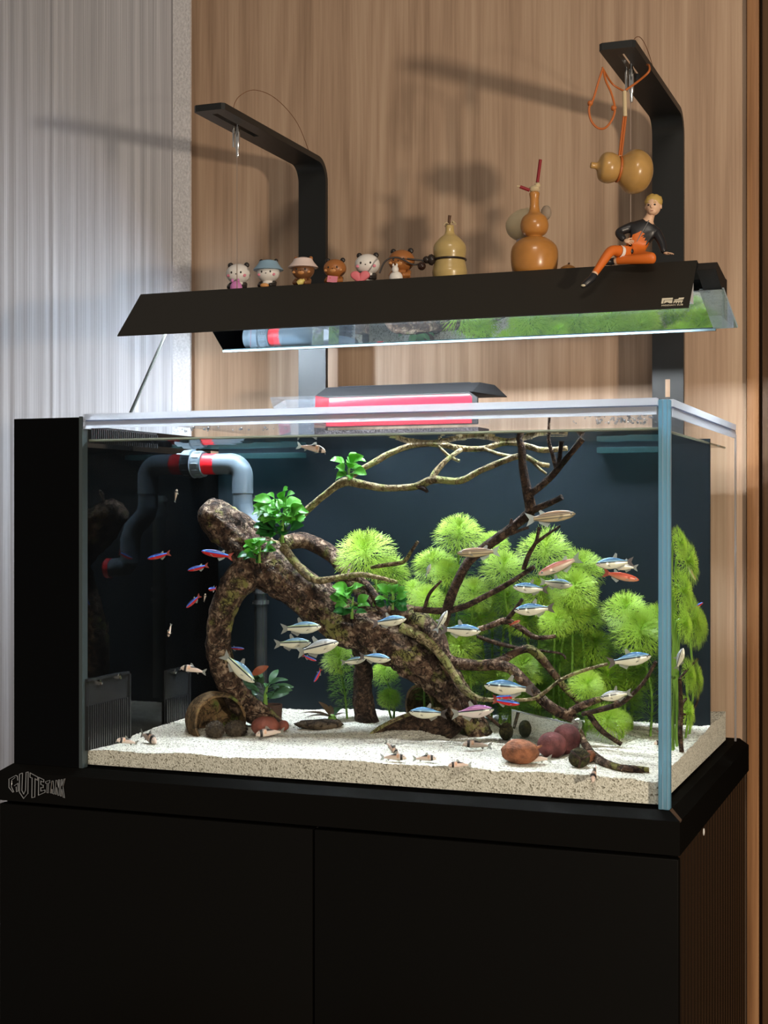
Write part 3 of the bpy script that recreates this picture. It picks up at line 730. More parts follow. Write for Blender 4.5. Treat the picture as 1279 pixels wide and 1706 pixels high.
# ================================================================== WOOD IN THE TANK
def bark_mat(name, dark, mid, light, moss, moss_amt, scale=1.0, bump=0.8):
    m, nt, out = new_mat(name)
    tc = N(nt, 'ShaderNodeTexCoord')
    n1 = N(nt, 'ShaderNodeTexNoise', i_Scale=90 * scale, i_Detail=7.0, i_Roughness=0.68); L(nt, tc.outputs['Object'], n1.inputs['Vector'])
    rp = N(nt, 'ShaderNodeValToRGB'); e = rp.color_ramp.elements
    e[0].position = 0.34; e[0].color = rgba(dark); e[1].position = 0.66; e[1].color = rgba(light); k = e.new(0.5); k.color = rgba(mid)
    L(nt, n1.outputs['Fac'], rp.inputs[0])
    n2 = N(nt, 'ShaderNodeTexNoise', i_Scale=26 * scale, i_Detail=5.0, i_Roughness=0.7); L(nt, tc.outputs['Object'], n2.inputs['Vector'])
    mr = N(nt, 'ShaderNodeMapRange', interpolation_type='SMOOTHSTEP'); mr.inputs['From Min'].default_value = 0.62 - moss_amt; mr.inputs['From Max'].default_value = 0.72 - moss_amt
    L(nt, n2.outputs['Fac'], mr.inputs[0])
    mix = N(nt, 'ShaderNodeMix', data_type='RGBA'); L(nt, mr.outputs[0], mix.inputs[0]); L(nt, rp.outputs[0], mix.inputs[6]); mix.inputs[7].default_value = rgba(moss)
    n3 = N(nt, 'ShaderNodeTexNoise', i_Scale=70 * scale, i_Detail=5.0, i_Roughness=0.6, i_Distortion=0.6); L(nt, tc.outputs['Object'], n3.inputs['Vector'])
    s1 = N(nt, 'ShaderNodeMath', operation='SUBTRACT'); s1.inputs[1].default_value = 0.5; L(nt, n3.outputs['Fac'], s1.inputs[0])
    s2 = N(nt, 'ShaderNodeMath', operation='ABSOLUTE'); L(nt, s1.outputs[0], s2.inputs[0])
    ck = N(nt, 'ShaderNodeMapRange'); ck.inputs['From Min'].default_value = 0.0; ck.inputs['From Max'].default_value = 0.035; L(nt, s2.outputs[0], ck.inputs[0])
    cm = N(nt, 'ShaderNodeMix', data_type='RGBA'); L(nt, ck.outputs[0], cm.inputs[0]); cm.inputs[6].default_value = rgba([c * .55 for c in dark]); L(nt, mix.outputs[2], cm.inputs[7])
    hs = N(nt, 'ShaderNodeMath', operation='MULTIPLY_ADD'); hs.inputs[1].default_value = 0.5; L(nt, ck.outputs[0], hs.inputs[0]); L(nt, n1.outputs['Fac'], hs.inputs[2])
    mix = cm
    b = N(nt, 'ShaderNodeBsdfPrincipled', i_Roughness=0.8); b.inputs['Specular IOR Level'].default_value = 0.25
    bp = N(nt, 'ShaderNodeBump', i_Strength=bump, i_Distance=0.006); L(nt, hs.outputs[0], bp.inputs['Height'])
    L(nt, mix.outputs[2], b.inputs['Base Color']); L(nt, bp.outputs[0], b.inputs['Normal']); L(nt, b.outputs[0], out.inputs[0])
    return m
bark = bark_mat('bark', srgb(44, 31, 24), srgb(88, 66, 52), srgb(176, 152, 128), srgb(126, 124, 70), 0.085, bump=1.0)
bark_pale = bark_mat('pale_mossy_bark', srgb(86, 72, 52), srgb(146, 130, 96), srgb(190, 178, 140), srgb(146, 150, 92), 0.12, 1.6)
bark_dark = bark_mat('dark_bark', srgb(34, 25, 20), srgb(66, 50, 40), srgb(112, 90, 72), srgb(88, 90, 52), 0.0, 1.6)

def limb(root, name, pts, mat, nz=0.16, sides=9, sub=5, nfreq=90, caps=True, seed=0.0, along=0.3):
    """pts: (px, py, radius in px, depth)"""
    def dep(a, b_, d):
        if d is not None: return d
        g = PZ(a, b_, ZB + .035)
        for _ in range(4): g = PZ(a, b_, sandz(g.x, g.y) + .003)
        return g.y
    pts = [(a, b_, r_, dep(a, b_, d)) for a, b_, r_, d in pts]
    pp = [P(a, b_, d) for a, b_, r_, d in pts]; rr = [rad(r_, a, d) for a, b_, r_, d in pts]
    sp, sr = smoothpath(pp, rr, sub)
    mb = MB(); mb.tube(sp, sr, sides, caps, nz, nfreq, seed, along)
    return build(name, mb, mat, root, angle=80)
# -- the big log
dw = thing('driftwood_log', P(780, 1215, 0.22), 'thick gnarled driftwood log arching across the tank', 'driftwood')
limb(dw, 'trunk', [(341, 848, 19, .205), (352, 856, 27, .205), (378, 876, 33, .205), (405, 900, 35, .205), (432, 930, 37, .205), (470, 958, 37, .205), (520, 997, 36, .205), (570, 1035, 38, .205),
     (620, 1052, 38, .205), (660, 1074, 38, .205), (700, 1100, 34, .205), (735, 1132, 30, .21), (765, 1170, 26, .215), (788, 1203, 21, .22), (805, 1230, 18, .222)], bark, nz=0.22, sides=40, sub=8, nfreq=120, along=0.22)
limb(dw, 'root', [(425, 940, 27, .20), (400, 965, 27, .19), (378, 1000, 22, .185), (366, 1040, 21, .185), (365, 1085, 21, .19), (378, 1130, 21, .2), (398, 1165, 24, .21), (430, 1190, 20, .22), (470, 1212, 10, .225)], bark, nz=0.2, sides=24, sub=7, nfreq=110, seed=4)
limb(dw, 'root_stub', [(366, 1088, 14, .188), (357, 1083, 13, .182), (351, 1080, 11, .178)], bark_dark, nz=0.1, sides=14)
limb(dw, 'root', [(602, 1060, 16, .22), (606, 1110, 15, .255), (604, 1155, 16, .275), (612, 1205, 19, .28)], bark_dark, nz=0.25, sides=18, sub=7, nfreq=130, seed=9)
limb(dw, 'branch', [(470, 905, 12, .24), (505, 900, 13, .27), (540, 915, 14, .27), (568, 940, 13, .265), (600, 985, 13, .255), (630, 1020, 14, .245), (650, 1045, 14, .23)], bark, nz=0.16, sides=16, sub=6, seed=2)
limb(dw, 'branch', [(472, 912, 8, .18), (490, 935, 7, .17), (510, 957, 7, .165), (532, 967, 6, .16), (565, 962, 5, .16), (600, 957, 5, .16), (630, 962, 4, .16), (662, 970, 3, .165)], bark_pale, seed=3)
limb(dw, 'branch', [(560, 968, 7, .2), (600, 965, 6, .2), (640, 1020, 9, .195), (645, 1060, 6, .18)], bark, seed=5)
limb(dw, 'branch', [(650, 1012, 12, .2), (690, 1030, 20, .2), (725, 1060, 16, .195), (745, 1098, 11, .19), (790, 1108, 9, .19), (828, 1105, 9, .19), (850, 1091, 7, .2), (878, 1080, 7, .21), (897, 1092, 7, .215), (920, 1120, 6, .22), (942, 1147, 6, .22), (966, 1170, 6, .22)], bark, seed=6, sides=12)
limb(dw, 'branch', [(820, 1107, 9, .19), (850, 1114, 9, .185), (885, 1148, 9, .185), (920, 1180, 9, .185), (946, 1192, 9, .19), (960, 1200, 7, .195)], bark, seed=7, sides=12)
limb(dw, 'branch', [(668, 1045, 9, .165), (705, 1062, 8, .165), (735, 1092, 7, .165), (755, 1122, 7, .165), (775, 1150, 7, .165), (800, 1164, 5, .165), (832, 1166, 3, .165), (885, 1165, 3, .165), (905, 1155, 3.5, .165), (935, 1132, 3, .165), (975, 1116, 3, .165), (1012, 1106, 2.5, .165)], bark_pale, seed=8)
limb(dw, 'branch', [(600, 1140, 3, .2), (800, 1160, 3, .17)][:0] or [(775, 1150, 6, .168), (790, 1175, 4, .18), (815, 1195, 3, .19), (838, 1215, 2.5, .2)], bark_dark, seed=12)
# -- lower twigs that fork over the sand
limb(dw, 'branch', [(946, 1190, 8, .19), (972, 1175, 7, .19), (1005, 1164, 5, .19), (1035, 1168, 4, .195)], bark, seed=13)
limb(dw, 'twig', [(970, 1190, 4, .175), (1000, 1182, 5, .17), (1032, 1172, 5, .165), (1060, 1150, 3.5, .16), (1078, 1128, 3, .155), (1092, 1102, 3, .15)], bark_dark, seed=14)
limb(dw, 'twig', [(980, 1188, 5, .185), (997, 1212, 5, .185), (1015, 1227, 4, .185), (1035, 1240, 4, .185)], bark_dark, seed=15)
limb(dw, 'twig', [(795, 1060, 3, .22), (830, 1072, 4, .22), (866, 1080, 3, .22), (930, 1088, 2, .22), (942, 1098, 1.5, .22)], bark_dark, seed=16)
limb(dw, 'twig', [(780, 1055, 4, .2), (812, 1044, 5, .2), (842, 1034, 6, .2), (866, 1046, 5, .2), (892, 1062, 4, .2), (925, 1060, 3, .2)], bark, seed=17)
limb(dw, 'twig', [(842, 1034, 4, .2), (856, 1018, 4, .195), (870, 998, 3, .19)], bark_dark, seed=18)

# -- mossy forked branch under the water surface
mbn = thing('mossy_branch', P(513, 848, .2), 'pale moss covered branch forking just under the water surface', 'branch')
limb(mbn, 'limb', [(492, 866, 7, .2), (513, 848, 6, .2), (540, 825, 6, .2), (572, 803, 7, .2), (600, 806, 7, .2), (640, 813, 6, .2), (690, 811, 6, .2), (722, 799, 7, .2), (765, 801, 6, .2), (800, 784, 5, .2), (850, 764, 5, .205), (872, 760, 5, .21), (895, 772, 4, .215), (915, 776, 4, .22)], bark_pale, nz=0.2, seed=20, sides=10)
limb(mbn, 'limb', [(575, 802, 6, .2), (600, 783, 5, .21), (625, 769, 5, .22), (650, 755, 5, .23), (690, 741, 5, .24), (735, 741, 5, .24), (765, 747, 5, .24), (805, 747, 5, .24), (845, 737, 5, .24), (880, 744, 5, .24), (905, 750, 5, .24), (945, 747, 4, .24)], bark_pale, nz=0.2, seed=21)
limb(mbn, 'twig', [(720, 797, 6, .2), (727, 784, 5, .205), (745, 765, 4, .215), (768, 749, 4, .235)], bark_pale, seed=22)
limb(mbn, 'twig', [(730, 743, 2, .22), (748, 760, 3, .22), (765, 768, 3, .22)], bark_pale, seed=23)
limb(mbn, 'twig', [(808, 748, 3, .235), (830, 756, 3, .225), (856, 762, 3.5, .215)], bark_pale, seed=24)
limb(mbn, 'twig', [(655, 728, 4, .25), (675, 734, 4, .245), (695, 740, 4, .24)], bark_pale, seed=25)
limb(mbn, 'twig', [(730, 740, 5, .24), (755, 730, 4, .25), (790, 724, 4, .26), (850, 723, 3, .26)], bark_pale, seed=26)
limb(mbn, 'twig', [(888, 770, 2.5, .215), (900, 782, 2.5, .21), (910, 789, 2, .21)], bark_pale, seed=27)
limb(mbn, 'twig', [(690, 809, 3, .2), (706, 814, 4, .196), (712, 820, 2, .195)], bark_dark, seed=28)

# -- dark forked branch standing in the plants
db = thing('dark_branch', P(745, 1025, .17), 'dark forked branch rising from the log through the feathery plants', 'branch')
limb(db, 'limb', [(738, 1040, 8, .175), (748, 1005, 8, .17), (762, 968, 8, .165), (780, 935, 8, .165), (805, 914, 8, .165), (840, 889, 8, .165), (868, 866, 8, .165), (883, 850, 9, .165), (877, 815, 8, .165), (870, 775, 7, .165), (868, 745, 7, .165), (860, 722, 3, .165)], bark_dark, nz=0.2, seed=30, sides=12)
limb(db, 'limb', [(880, 824, 6, .165), (900, 810, 6, .16), (922, 790, 6, .158), (945, 762, 5, .156), (970, 731, 5, .154)], bark_dark, seed=31)
limb(db, 'twig', [(885, 852, 6, .165), (905, 843, 6, .16), (925, 834, 5, .158), (936, 828, 5, .156)], bark_dark, seed=32)
limb(db, 'twig', [(927, 784, 4, .158), (921, 760, 3.5, .16), (914, 735, 3, .165), (914, 716, 2.6, .168), (915, 696, 2.4, .17)], bark, seed=33)
limb(db, 'twig', [(930, 782, 4, .158), (933, 755, 4, .158), (935, 735, 4.5, .158)], bark_dark, seed=34)
limb(db, 'twig', [(850, 884, 3, .165), (851, 872, 3, .163), (852, 864, 2, .162)], bark_dark, seed=35)
limb(db, 'twig', [(850, 890, 3, .165), (865, 884, 2.5, .162), (880, 879, 2, .16)], bark_dark, seed=36)
limb(db, 'twig', [(690, 1015, 5, .17), (735, 1018, 6, .17), (772, 1011, 5, .168), (808, 993, 5, .166), (835, 979, 5, .165), (862, 962, 4, .165), (890, 944, 4, .165)], bark_dark, seed=37)
limb(db, 'twig', [(872, 948, 4, .165), (880, 925, 4, .16), (893, 902, 3, .16), (898, 878, 3, .16)], bark_dark, seed=38)
limb(db, 'twig', [(892, 905, 3, .16), (912, 890, 2.5, .158), (933, 876, 2, .156)], bark_dark, seed=39)
limb(db, 'twig', [(706, 1020, 3, .17), (715, 990, 3, .168), (735, 968, 2, .166)], bark_dark, seed=40)
# -- side twig by the first feathery crown
tw = thing('bare_twig', P(620, 942, .2), 'short bare twig poking out beside the feathery crown over the log', 'twig')
limb(tw, 'stem', [(618, 945, 3, .19), (645, 941, 4, .188), (672, 936, 3.5, .185), (685, 918, 3, .183), (696, 902, 2.5, .18)], bark, seed=41)
# -- fallen branch on the sand
fb = thing('fallen_branch', P(1020, 1284, .1), 'bent dead branch lying on the sand beside the seed pods', 'branch')
limb(fb, 'stick', [(960, 1208, 6, .17), (974, 1238, 6, .14), (990, 1260, 7, None), (1008, 1272, 7, None), (1034, 1280, 6, None), (1056, 1282, 6.5, None), (1081, 1283, 5, None)], bark, nz=0.22, seed=42, sides=12)
# -- twigs near the end glass
eb = thing('curled_twig', P(1138, 1270, .1), 'thin curled twig close to the end glass with a knob at its foot', 'twig')
def sideP(px, py, dx): return PXp(px, py, -GT - dx)
mb = MB(); sp, sr = smoothpath([sideP(1132, 1130, .006), sideP(1134, 1180, .006), sideP(1133, 1230, .006), sideP(1139, 1275, .006)], [.0022, .003, .003, .0025], 6)
mb.tube(sp, sr, 9, True, .15, 90); mb.ell(sideP(1141, 1279, .006), .0042, 10, 8)
build('stem', mb, bark_dark, eb)
for pts in ([(1133, 1188), (1137, 1172), (1143, 1164)], [(1134, 1190), (1147, 1188), (1160, 1172), (1165, 1140), (1166, 1110)], [(1132, 1130), (1148, 1112), (1162, 1098)]):
    mb = MB(); sp, sr = smoothpath([sideP(a, b_, .007) for a, b_ in pts], [.0016] * len(pts), 6); mb.tube(sp, sr, 7, True, .12, 90); build('twig', mb, bark_dark, eb)

# ================================================================== PLANTS
def leaf_mat(name, col, tr, rough=0.35, var=0.25):
    m, nt, out = new_mat(name)
    tc = N(nt, 'ShaderNodeTexCoord'); oi = N(nt, 'ShaderNodeObjectInfo')
    no = N(nt, 'ShaderNodeTexNoise', i_Scale=14.0, i_Detail=3.0); L(nt, tc.outputs['Object'], no.inputs['Vector'])
    ad = N(nt, 'ShaderNodeMath', operation='ADD'); L(nt, no.outputs['Fac'], ad.inputs[0]); L(nt, oi.outputs['Random'], ad.inputs[1])
    hf = N(nt, 'ShaderNodeMath', operation='MULTIPLY'); hf.inputs[1].default_value = 0.5; L(nt, ad.outputs[0], hf.inputs[0])
    rp = N(nt, 'ShaderNodeValToRGB'); e = rp.color_ramp.elements
    e[0].position = 0.15; e[0].color = rgba([c * (1 - var) for c in col]); e[1].position = 0.85; e[1].color = rgba([min(1, c * (1 + var)) for c in col])
    L(nt, hf.outputs[0], rp.inputs[0])
    b = N(nt, 'ShaderNodeBsdfPrincipled', i_Roughness=rough); L(nt, rp.outputs[0], b.inputs['Base Color']); b.inputs['Specular IOR Level'].default_value = 0.3
    t = N(nt, 'ShaderNodeBsdfTranslucent'); t.inputs[0].default_value = rgba(tr)
    mx = N(nt, 'ShaderNodeMixShader'); mx.inputs[0].default_value = 0.4; L(nt, b.outputs[0], mx.inputs[1]); L(nt, t.outputs[0], mx.inputs[2]); L(nt, mx.outputs[0], out.inputs[0])
    return m
feather = leaf_mat('feathery_green', srgb(172, 208, 84), srgb(190, 224, 84), var=0.42)
feather_shaded = leaf_mat('feathery_green_shaded', srgb(120, 162, 66), srgb(140, 186, 62))  # shade under the crowns put into a darker green for lower whorls
stem_mat = pbr('plant_stem', srgb(110, 150, 60), 0.5)
anu = leaf_mat('round_leaf_green', srgb(92, 168, 62), srgb(124, 204, 66), 0.3, 0.3)
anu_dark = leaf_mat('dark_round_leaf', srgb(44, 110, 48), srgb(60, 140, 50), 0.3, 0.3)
crypt = leaf_mat('dull_green_leaf', srgb(62, 96, 62), srgb(70, 110, 60), 0.35, 0.25)

def frond(mb, org, d, up, Ln, wdt, rng, forks=3):
    """a forked hair-fine leaf: a midrib that divides twice, all flat ribbons"""
    d = d.normalized(); s = d.cross(up)
    s = s.normalized() if s.length > 1e-5 else d.orthogonal().normalized()
    n = s.cross(d).normalized()
    def rib(a, b_, w0, w1, sd):
        o = len(mb.v); mb.v += [tuple(a - sd * w0), tuple(a + sd * w0), tuple(b_ + sd * w1), tuple(b_ - sd * w1)]; mb.f.append((o, o + 1, o + 2, o + 3)); mb.mi.append(0)
    a = org; m1 = org + d * Ln * 0.42 + n * Ln * 0.03
    rib(a, m1, wdt, wdt, s)
    for k in range(forks):
        an = (k - (forks - 1) / 2) * 0.42 + rng.uniform(-.1, .1)
        d2 = (d * math.cos(an) + s * math.sin(an) - n * rng.uniform(-0.05, .18)).normalized()
        m2 = m1 + d2 * Ln * rng.uniform(.26, .34)
        s2 = d2.cross(n).normalized()
        rib(m1, m2, wdt * .9, wdt * .8, s2)
        for q in (-1, 0, 1):
            an2 = q * 0.36 + rng.uniform(-.12, .12)
            d3 = (d2 * math.cos(an2) + s2 * math.sin(an2) - n * rng.uniform(0, .3)).normalized()
            rib(m2, m2 + d3 * Ln * rng.uniform(.2, .32), wdt * .75, wdt * .35, s2)
def crown_mesh(seed):
    rng = random.Random(seed); mb = MB(); z = Vector((0, 0, 1))
    tiers = 8
    for t in range(tiers):
        f = t / (tiers - 1)
        n = int(8 + 10 * f); el = R(70 - 78 * f); Ln = 0.36 + 0.64 * f ** 0.75; z0 = 0.22 * (1 - f) - 0.04
        off = rng.uniform(0, 6.28)
        for k in range(n):
            a = off + 2 * math.pi * (k + rng.uniform(-.25, .25)) / n; e_ = el + rng.uniform(-.12, .12)
            d = Vector((math.cos(a) * math.cos(e_), math.sin(a) * math.cos(e_), math.sin(e_)))
            frond(mb, Vector((0, 0, z0)), d, z, Ln * rng.uniform(.84, 1.08), 0.0105, rng)
    return mb
def whorl_mesh(seed):
    rng = random.Random(seed); mb = MB(); z = Vector((0, 0, 1))
    for t in range(2):
        n = 11; off = rng.uniform(0, 6.28)
        for k in range(n):
            a = off + 2 * math.pi * (k + rng.uniform(-.3, .3)) / n; e_ = R(28 - 22 * t) + rng.uniform(-.15, .15)
            d = Vector((math.cos(a) * math.cos(e_), math.sin(a) * math.cos(e_), math.sin(e_)))
            frond(mb, Vector((0, 0, -0.1 * t)), d, z, rng.uniform(.85, 1.05), 0.012, rng)
    return mb
crowns = [crown_mesh(s_).mesh('crown', feather, smooth=False) for s_ in (1, 2, 3, 4)]
whorls = [whorl_mesh(s_).mesh('whorl', feather_shaded, smooth=False) for s_ in (11, 12, 13)]
whorls_top = [whorl_mesh(s_).mesh('whorl', feather, smooth=False) for s_ in (21, 22)]
tocam = (-FWD)
def orient(axis, roll=0.0):
    q = Vector((0, 0, 1)).rotation_difference(axis.normalized())
    return q.to_matrix() @ Matrix.Rotation(roll, 3, 'Z')
def feather_plant(px, py, rpx, Y, label, side=0.0, upness=0.75, nwhorl=3, dark=1.0, base=None, pos=None, axis=None, r=None, drop=0.5, flat=1.0):
    c = pos if pos is not None else P(px, py, Y)
    r = r if r is not None else rad(rpx, px, Y)
    rng = random.Random(int(px * 7 + py))
    tb = base if isinstance(base, tuple) else None
    bx = c.x + (tb[0] if tb else rng.uniform(-.012, .012)); by = min(BY - 0.008, c.y + (tb[1] if tb else rng.uniform(0, .02)))
    bp_ = Vector((bx, by, sandz(bx, by) - 0.004))
    if isinstance(base, Vector): bp_ = base
    root = thing('feathery_stem_plant', bp_, label, 'plant', 'bright green feathery stem plants')
    ax = axis if axis is not None else (tocam * 0.62 + RIGHT * side + UP * upness)
    o = obj('crown', rng.choice(crowns), root, c - bp_)
    o.rotation_euler = orient(ax, rng.uniform(0, 6.28)).to_euler(); o.scale = (r, r, r * flat)
    back = c - ax.normalized() * r * 0.35
    sp = smoothpath([bp_, bp_ + Vector((0, 0, max(0.01, (c.z - bp_.z) * .45))) + Vector((rng.uniform(-.006, .006), 0, 0)), back, c], sub=8)
    build('stem', MB().tube(sp, 0.0016, 6), stem_mat, root)
    Ltot = (c - bp_).length
    for k in range(nwhorl):
        d_ = (k + 0.8) * r * drop
        if d_ > Ltot - 0.01: break
        # walk down the stem
        rem = d_; q = sp[0]; tdir = UP
        for i in range(len(sp) - 1, 0, -1):
            s_ = (sp[i] - sp[i - 1]).length
            if rem <= s_: q = sp[i].lerp(sp[i - 1], rem / max(s_, 1e-6)); tdir = (sp[i] - sp[i - 1]).normalized(); break
            rem -= s_
        me = rng.choice(whorls_top) if k == 0 else rng.choice(whorls)
        wo = obj('whorl', me, root, q - bp_); wr = r * (0.95 - 0.05 * k) * rng.uniform(.85, 1.1)
        wo.rotation_euler = orient(tdir + tocam * 0.15, rng.uniform(0, 6.28)).to_euler(); wo.scale = (wr, wr, wr)
    return root
FP = [  # px, py, r px, depth, label tail, side lean, up
    (608, 921, 48, .235, 'feathery plant crown hanging above the log beside the bare twig', -.1, .55, 2),
    (650, 950, 34, .27, 'darker feathery plant whorls behind the bare twig', .3, 1.0, 2),
    (764, 890, 42, .27, 'tallest feathery plant crown left of the dark branch', -.05, .8, 5),
    (722, 940, 36, .30, 'dim feathery plant behind the tallest crown', -.3, 1.0, 5),
    (745, 955, 30, .265, 'small feathery plant below the tallest crown', .1, .8, 4),
    (788, 990, 37, .25, 'feathery plant crown between the two dark branch forks', 0, .75, 5),
    (712, 1000, 34, .245, 'feathery plant crown behind the log moss and dark twig', -.1, .6, 4),
    (822, 905, 26, .29, 'small feathery plant top just behind the dark branch bend', .1, .9, 4),
    (838, 948, 40, .265, 'feathery plant crown under the bend of the dark branch', .05, .7, 5),
    (908, 918, 46, .275, 'broad feathery plant crown behind the little upright twig', 0, .8, 6),
    (968, 945, 40, .285, 'feathery plant crown at the end of the tall back row', .15, .8, 6),
    (956, 980, 42, .26, 'large feathery plant crown below the pink fish tail', .1, .65, 6),
    (900, 985, 34, .27, 'feathery plant crown behind the pair of blue fish', 0, .7, 5),
    (925, 1035, 30, .24, 'small pale feathery plant tip in the middle of the thicket', 0, .45, 4),
    (945, 1018, 38, .255, 'feathery plant crown around the small pale tip', .05, .6, 4),
    (875, 1035, 34, .275, 'shaded feathery plant behind the rising log branch', -.1, .8, 5),
    (768, 1078, 34, .245, 'feathery plant crown over the end of the log', -.05, .6, 3),
    (800, 1030, 32, .275, 'shaded feathery plant behind the striped fish', 0, .8, 4),
    (868, 1112, 38, .235, 'feathery plant crown between the lower log branches', .05, .6, 3),
    (977, 1141, 30, .22, 'round feathery plant crown above the lower twigs', .05, .5, 2),
    (1012, 1200, 33, .215, 'low feathery plant crown near the back sand', .1, .5, 1),
    (1042, 1018, 40, .29, 'feathery plant crown at the top of the outermost clump', 0, .75, 5),
    (1066, 1052, 46, .265, 'largest feathery plant crown of the outermost clump', .05, .5, 4),
    (1098, 1030, 32, .29, 'feathery plant crown touching the corner edge', .2, .7, 4),
    (935, 1080, 38, .285, 'shaded feathery plant in the middle of the thicket', 0, 1.0, 4),
    (990, 1075, 36, .30, 'shaded feathery plant beside the outermost clump', .1, 1.0, 4),
    (1010, 1130, 38, .30, 'deep green feathery plant behind the lower twigs', .1, 1.0, 3),
    (900, 1150, 34, .28, 'deep green feathery plant behind the log fork', 0, 1.0, 2),
    (830, 1130, 30, .28, 'deep green feathery plant behind the big blue fish', 0, 1.0, 2),
    (565, 1098, 30, .285, 'feathery plant column behind the log leg', -.05, .9, 3),
    (640, 1120, 24, .31, 'sparse feathery stem beside the log leg', .05, 1.1, 3),
    (648, 1163, 20, .31, 'little feathery plant beside the clay tube', 0, .7, 0),
    (1035, 1200, 22, .235, 'tiny feathery sprout at the sand behind the twigs', .4, .7, 0),
    (780, 1118, 26, .26, 'small feathery plant between the log and its forks', 0, .8, 2),
    (1060, 1125, 30, .305, 'dim feathery plant beneath the outermost clump', .1, 1.0, 2),
    (975, 1030, 34, .295, 'feathery plant at the back edge of the thicket', .2, .9, 5),
    (858, 1175, 30, .30, 'low shaded feathery plant behind the acrylic plate', 0, 1.0, 2),
    (925, 1165, 34, .31, 'low shaded feathery plant behind the log fork and plate', .1, 1.0, 2),
    (960, 1100, 36, .31, 'shaded feathery plant deep behind the round low crown', 0, 1.0, 3),
    (1040, 1150, 30, .315, 'dim feathery plant low beside the corner edge', .1, 1.0, 2),
    (735, 1050, 30, .29, 'shaded feathery plant just behind the log', -.1, .9, 4),
    (845, 1000, 34, .30, 'feathery plant hidden deep behind the dark twig', 0, .9, 5),
    (690, 985, 26, .305, 'faint feathery plant at the near edge of the thicket', -.3, 1.0, 4),
]
for (px, py, rp_, Y, lab, sd, up_, nw) in FP:
    feather_plant(px, py, rp_ * 1.17, Y, lab, sd, up_, 2 * nw + 1, base=(P(622, 1010, .235) if px == 608 else P(652, 1020, .25) if px == 650 else None))
# plants against the end glass: their crowns face it
for (px, py, h, Y, lab, nw) in [
    (1157, 935, 52, .22, 'tall feathery plant crown seen through the end glass', 3),
    (1138, 905, 34, .17, 'feathery plant crown just behind the corner edge', 2),
    (1147, 985, 46, .19, 'feathery plant crown second down behind the end glass', 2),
    (1150, 1040, 38, .20, 'feathery plant crown facing the end glass under the red fish', 2),
    (1176, 1035, 55, .26, 'long feathery plant crown in the rear corner', 3),
    (1190, 1040, 42, .31, 'feathery plant crown farthest back by the end glass', 4),
    (1168, 1125, 34, .235, 'feathery plant crown low behind the end glass', 1),
    (1167, 1188, 34, .225, 'lowest feathery plant crown behind the end glass', 0),
    (1180, 1130, 40, .28, 'dim feathery plant low in the rear corner', 2)]:
    t = (Y - CAM.y) / ray(px, 857).y; c = CAM + ray(px, py) * t
    c.x = min(c.x, -GT - 0.006)
    r_ = h / F * t
    feather_plant(px, py, 0, Y, lab, pos=c, r=r_, axis=Vector((1.0, -0.10, 0.18)), nwhorl=0, base=(-.012, 0.0), flat=.5)

# round-leaved epiphytes
def leaf_mesh(mat, wd=0.62, cup=0.14, tip=1.0):
    mb = MB(); rows = []
    n = 7
    for i in range(n):
        t = i / (n - 1)
        w_ = wd * 0.5 * math.sin(math.pi * min(1, t * 0.94 + 0.04)) ** 0.75 * (1 - 0.15 * t)
        z = cup * math.sin(t * math.pi * 0.9) - 0.16 * t * t
        rows.append([Vector((t, w_ * k, z + cup * 0.9 * abs(k) * w_ * 1.6 - 0.0)) for k in (-1, -.5, 0, .5, 1)])
    mb.grid(rows)
    up_ = [[p - Vector((0, 0, 0.012)) for p in r_] for r_ in rows]; mb.grid(up_, flip=True)
    mb.tube([(-0.35, 0, -0.12), (-0.1, 0, -0.02), (0.02, 0, 0.0)], 0.022, 5)
    return mb.mesh('leaf', mat)
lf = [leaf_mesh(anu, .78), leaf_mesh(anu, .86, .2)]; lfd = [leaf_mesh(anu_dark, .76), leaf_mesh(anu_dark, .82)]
lfc = [leaf_mesh(crypt, .42, .1), leaf_mesh(crypt, .38, .08)]
lfred = leaf_mesh(leaf_mat('reddish_leaf', srgb(170, 96, 66), srgb(190, 110, 70)), .5, .06)
lfbrown = leaf_mesh(leaf_mat('brown_leaf', srgb(86, 66, 48), srgb(90, 70, 50)), .34, .06)
def rosette(name, c, rx, rz, n, lsize, meshes, label, cat='plant', group=None, seed=0, low=None):
    rng = random.Random(seed)
    root = thing(name, c - Vector((0, 0, rz)), label, cat, group)
    build('rhizome', MB().tube([c - Vector((0, 0, rz)), c - Vector((0, 0, rz * .3)), c + Vector((rx * .1, 0, rz * .3))], [lsize * .14, lsize * .1, lsize * .05], 8), stem_mat, root)
    for i in range(n):
        a = rng.uniform(0, 6.28); h = rng.uniform(-.85, 1.0)
        k = math.sqrt(max(0.05, 1 - h * h * .7)) * rng.uniform(.45, 1.0)
        pos = Vector((math.cos(a) * rx * k * .6, math.sin(a) * rx * k * .6 - rx * .15, h * rz * .8))
        d = Vector((math.cos(a), math.sin(a) - .25, rng.uniform(-.15, .75) + h * .3)).normalized()
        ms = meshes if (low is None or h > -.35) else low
        o = obj('leaf', rng.choice(ms), root, pos + Vector((0, 0, rz)))
        nn = tocam * .75 + UP * .65 + Vector((rng.uniform(-.45, .45), rng.uniform(-.45, .45), rng.uniform(-.3, .3)))
        yv = nn.cross(d).normalized(); nv = d.cross(yv).normalized()
        M_ = Matrix((d, yv, nv)).transposed()
        o.rotation_euler = M_.to_euler(); s_ = lsize * rng.uniform(.8, 1.15); o.scale = (s_, s_, s_)
    return root
G_ = 'round leaved plants growing on the wood'
rosette('epiphyte_plant', P(470, 862, .165), rad(44, 470, .165), rad(42, 470, .165), 66, rad(26, 470, .165), lf, 'largest clump of glossy round leaves on top of the log', group=G_, seed=3, low=lfd)
